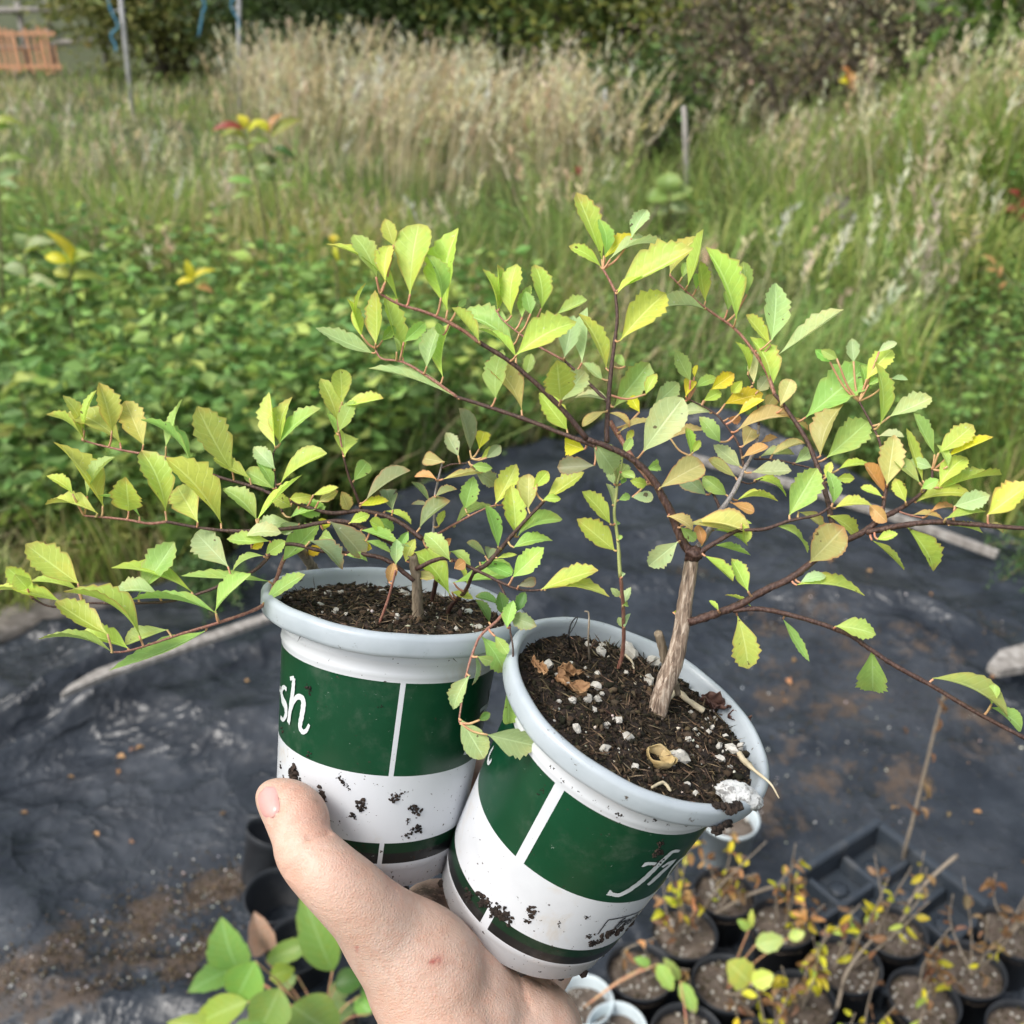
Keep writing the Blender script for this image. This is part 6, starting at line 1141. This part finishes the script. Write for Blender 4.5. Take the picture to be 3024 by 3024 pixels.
def touch(r, x, y):
    dr = unit(ray(px(r, x, y))); h = bvh.ray_cast(Vector(CAM), Vector(dr)); return (None, None) if h[0] is None else (np.array(h[0]), np.array(h[1]))
disp = np.zeros(nv)
def crease(pts, depth, width, r='G'):
    global disp
    for p in catmull([np.array(q, float) for q in pts], 8):
        h, _ = touch(r, *p)
        if h is not None:
            d2 = ((HV - h) ** 2).sum(1); disp = np.minimum(disp, -depth * np.exp(-d2 / width ** 2))
crease([(238, 870), (244, 930), (225, 985), (195, 1005)], .0009, .0007)
crease([(405, 1105), (470, 1085), (525, 1078)], 0.00119, .0011)
crease([(300, 1190), (330, 1150), (400, 1120)], 0.00042, .001)
crease([(270, 1310), (320, 1265), (350, 1215)], 0.00051, .0009); crease([(300, 1330), (350, 1280), (375, 1235)], 0.00051, .0009); crease([(330, 1345), (385, 1285), (400, 1250)], 0.00037, .0009)
crease([(690, 1310), (715, 1300), (745, 1305)], .00025, .001); crease([(860, 1400), (905, 1400), (915, 1440)], .0002, .001)
crease([(1500, 1780), (1440, 1740), (1380, 1700)], 0.00051, .0016)
crease([('0')] and [(40, 1600), (200, 1640), (300, 1700)], 0.00034, .0014, 'H'); crease([(470, 1690), (490, 1780), (520, 1850)], 0.00051, .0016, 'H')
hm.vertices.foreach_set('co', (HV + HN * disp[:, None]).astype(np.float32).ravel()); HV = HV + HN * disp[:, None]
red = np.zeros((nv, 4), np.float32); red[:, 3] = 1
def blush(r, x, y, rad, amt, ch=0):
    h, _ = touch(r, x, y)
    if h is not None: red[:, ch] = np.maximum(red[:, ch], amt * np.exp(-((HV - h) ** 2).sum(1) / rad ** 2))
for q in ((440, 960, .008, .55), (500, 1040, .006, .6), (340, 830, .006, .5), (330, 1290, .006, .45), (480, 1090, .004, .6), (900, 1390, .006, .5), (1150, 1810, .004, .5), (200, 1000, .004, .45), (620, 1240, .006, .3)): blush('G', *q)
for q in ((1120, 1815, .0009, .85), (1150, 1805, .0013, .55), (1105, 1818, .0006, .8), (681, 1738, .0007, .9), (682, 1754, .0005, .9)): blush('G', *q, ch=1)
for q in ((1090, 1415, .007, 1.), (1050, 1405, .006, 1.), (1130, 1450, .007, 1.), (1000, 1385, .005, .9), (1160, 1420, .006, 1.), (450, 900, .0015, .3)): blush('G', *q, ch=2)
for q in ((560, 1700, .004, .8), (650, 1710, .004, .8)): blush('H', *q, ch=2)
a = hm.color_attributes.new('red', 'FLOAT_COLOR', 'POINT'); a.data.foreach_set('color', red.ravel())
hm.polygons.foreach_set('use_smooth', [True] * len(hm.polygons)); hm.materials.clear(); hm.materials.append(mat_skin())
hand = bpy.data.objects.new('hand', hm); org = at(px('P', 1420, 3000), .335); hm.transform(Matrix.Translation(Vector(-org))); hand.location = tuple(org); COL.objects.link(hand)
tag(hand, 'bare hand and wrist holding the two cups with thumb raised and fingers behind', 'hand')
# thumb nail, shaped on the surface
bvh = BVHTree.FromPolygons(HV.tolist(), HP); V = []; nn, mm = 14, 9
for i in range(nn):
    t_ = i / (nn - 1); cx = 164 + 34 * t_ + 6 * t_ ** 2; cy = 822 + 168 * t_; hwid = 60 * math.sqrt(max(.03, 1 - (2 * t_ - 1) ** 4)) * (1 - .1 * t_)
    for j in range(mm):
        s_ = j / (mm - 1) * 2 - 1; x, y = cx + s_ * hwid * .93, cy - s_ * hwid * .42
        h, n_ = touch('G', x, y)
        if h is None:
            for q in np.linspace(.9, 0, 19):
                h, n_ = touch('G', cx + s_ * hwid * .93 * q, cy - s_ * hwid * .42 * q)
                if h is not None: break
        if h is None: h, n_ = touch('G', 215, 900)
        V.append(h + n_ * (.00065 * (1 - .85 * s_ ** 4) * (1 - .6 * (2 * t_ - 1) ** 6)))
V = np.array(V).reshape(nn, mm, 3)
for _ in range(2): V[1:-1, 1:-1] = (V[1:-1, 1:-1] * 2 + V[:-2, 1:-1] + V[2:, 1:-1] + V[1:-1, :-2] + V[1:-1, 2:]) / 6
k = N('nail'); M_nail = k.end(k.pbr(k.mix(k.noise(120, 3), (.66, .33, .30), (.70, .40, .37)), .25, Specular_IOR_Level=.5, Subsurface_Weight=.2, Subsurface_Radius=(.004, .002, .001), Subsurface_Scale=.4))
mesh('nail', V.reshape(-1, 3), [(i * mm + j, i * mm + j + 1, (i + 1) * mm + j + 1, (i + 1) * mm + j) for i in range(nn - 1) for j in range(mm - 1)], M_nail, hand)
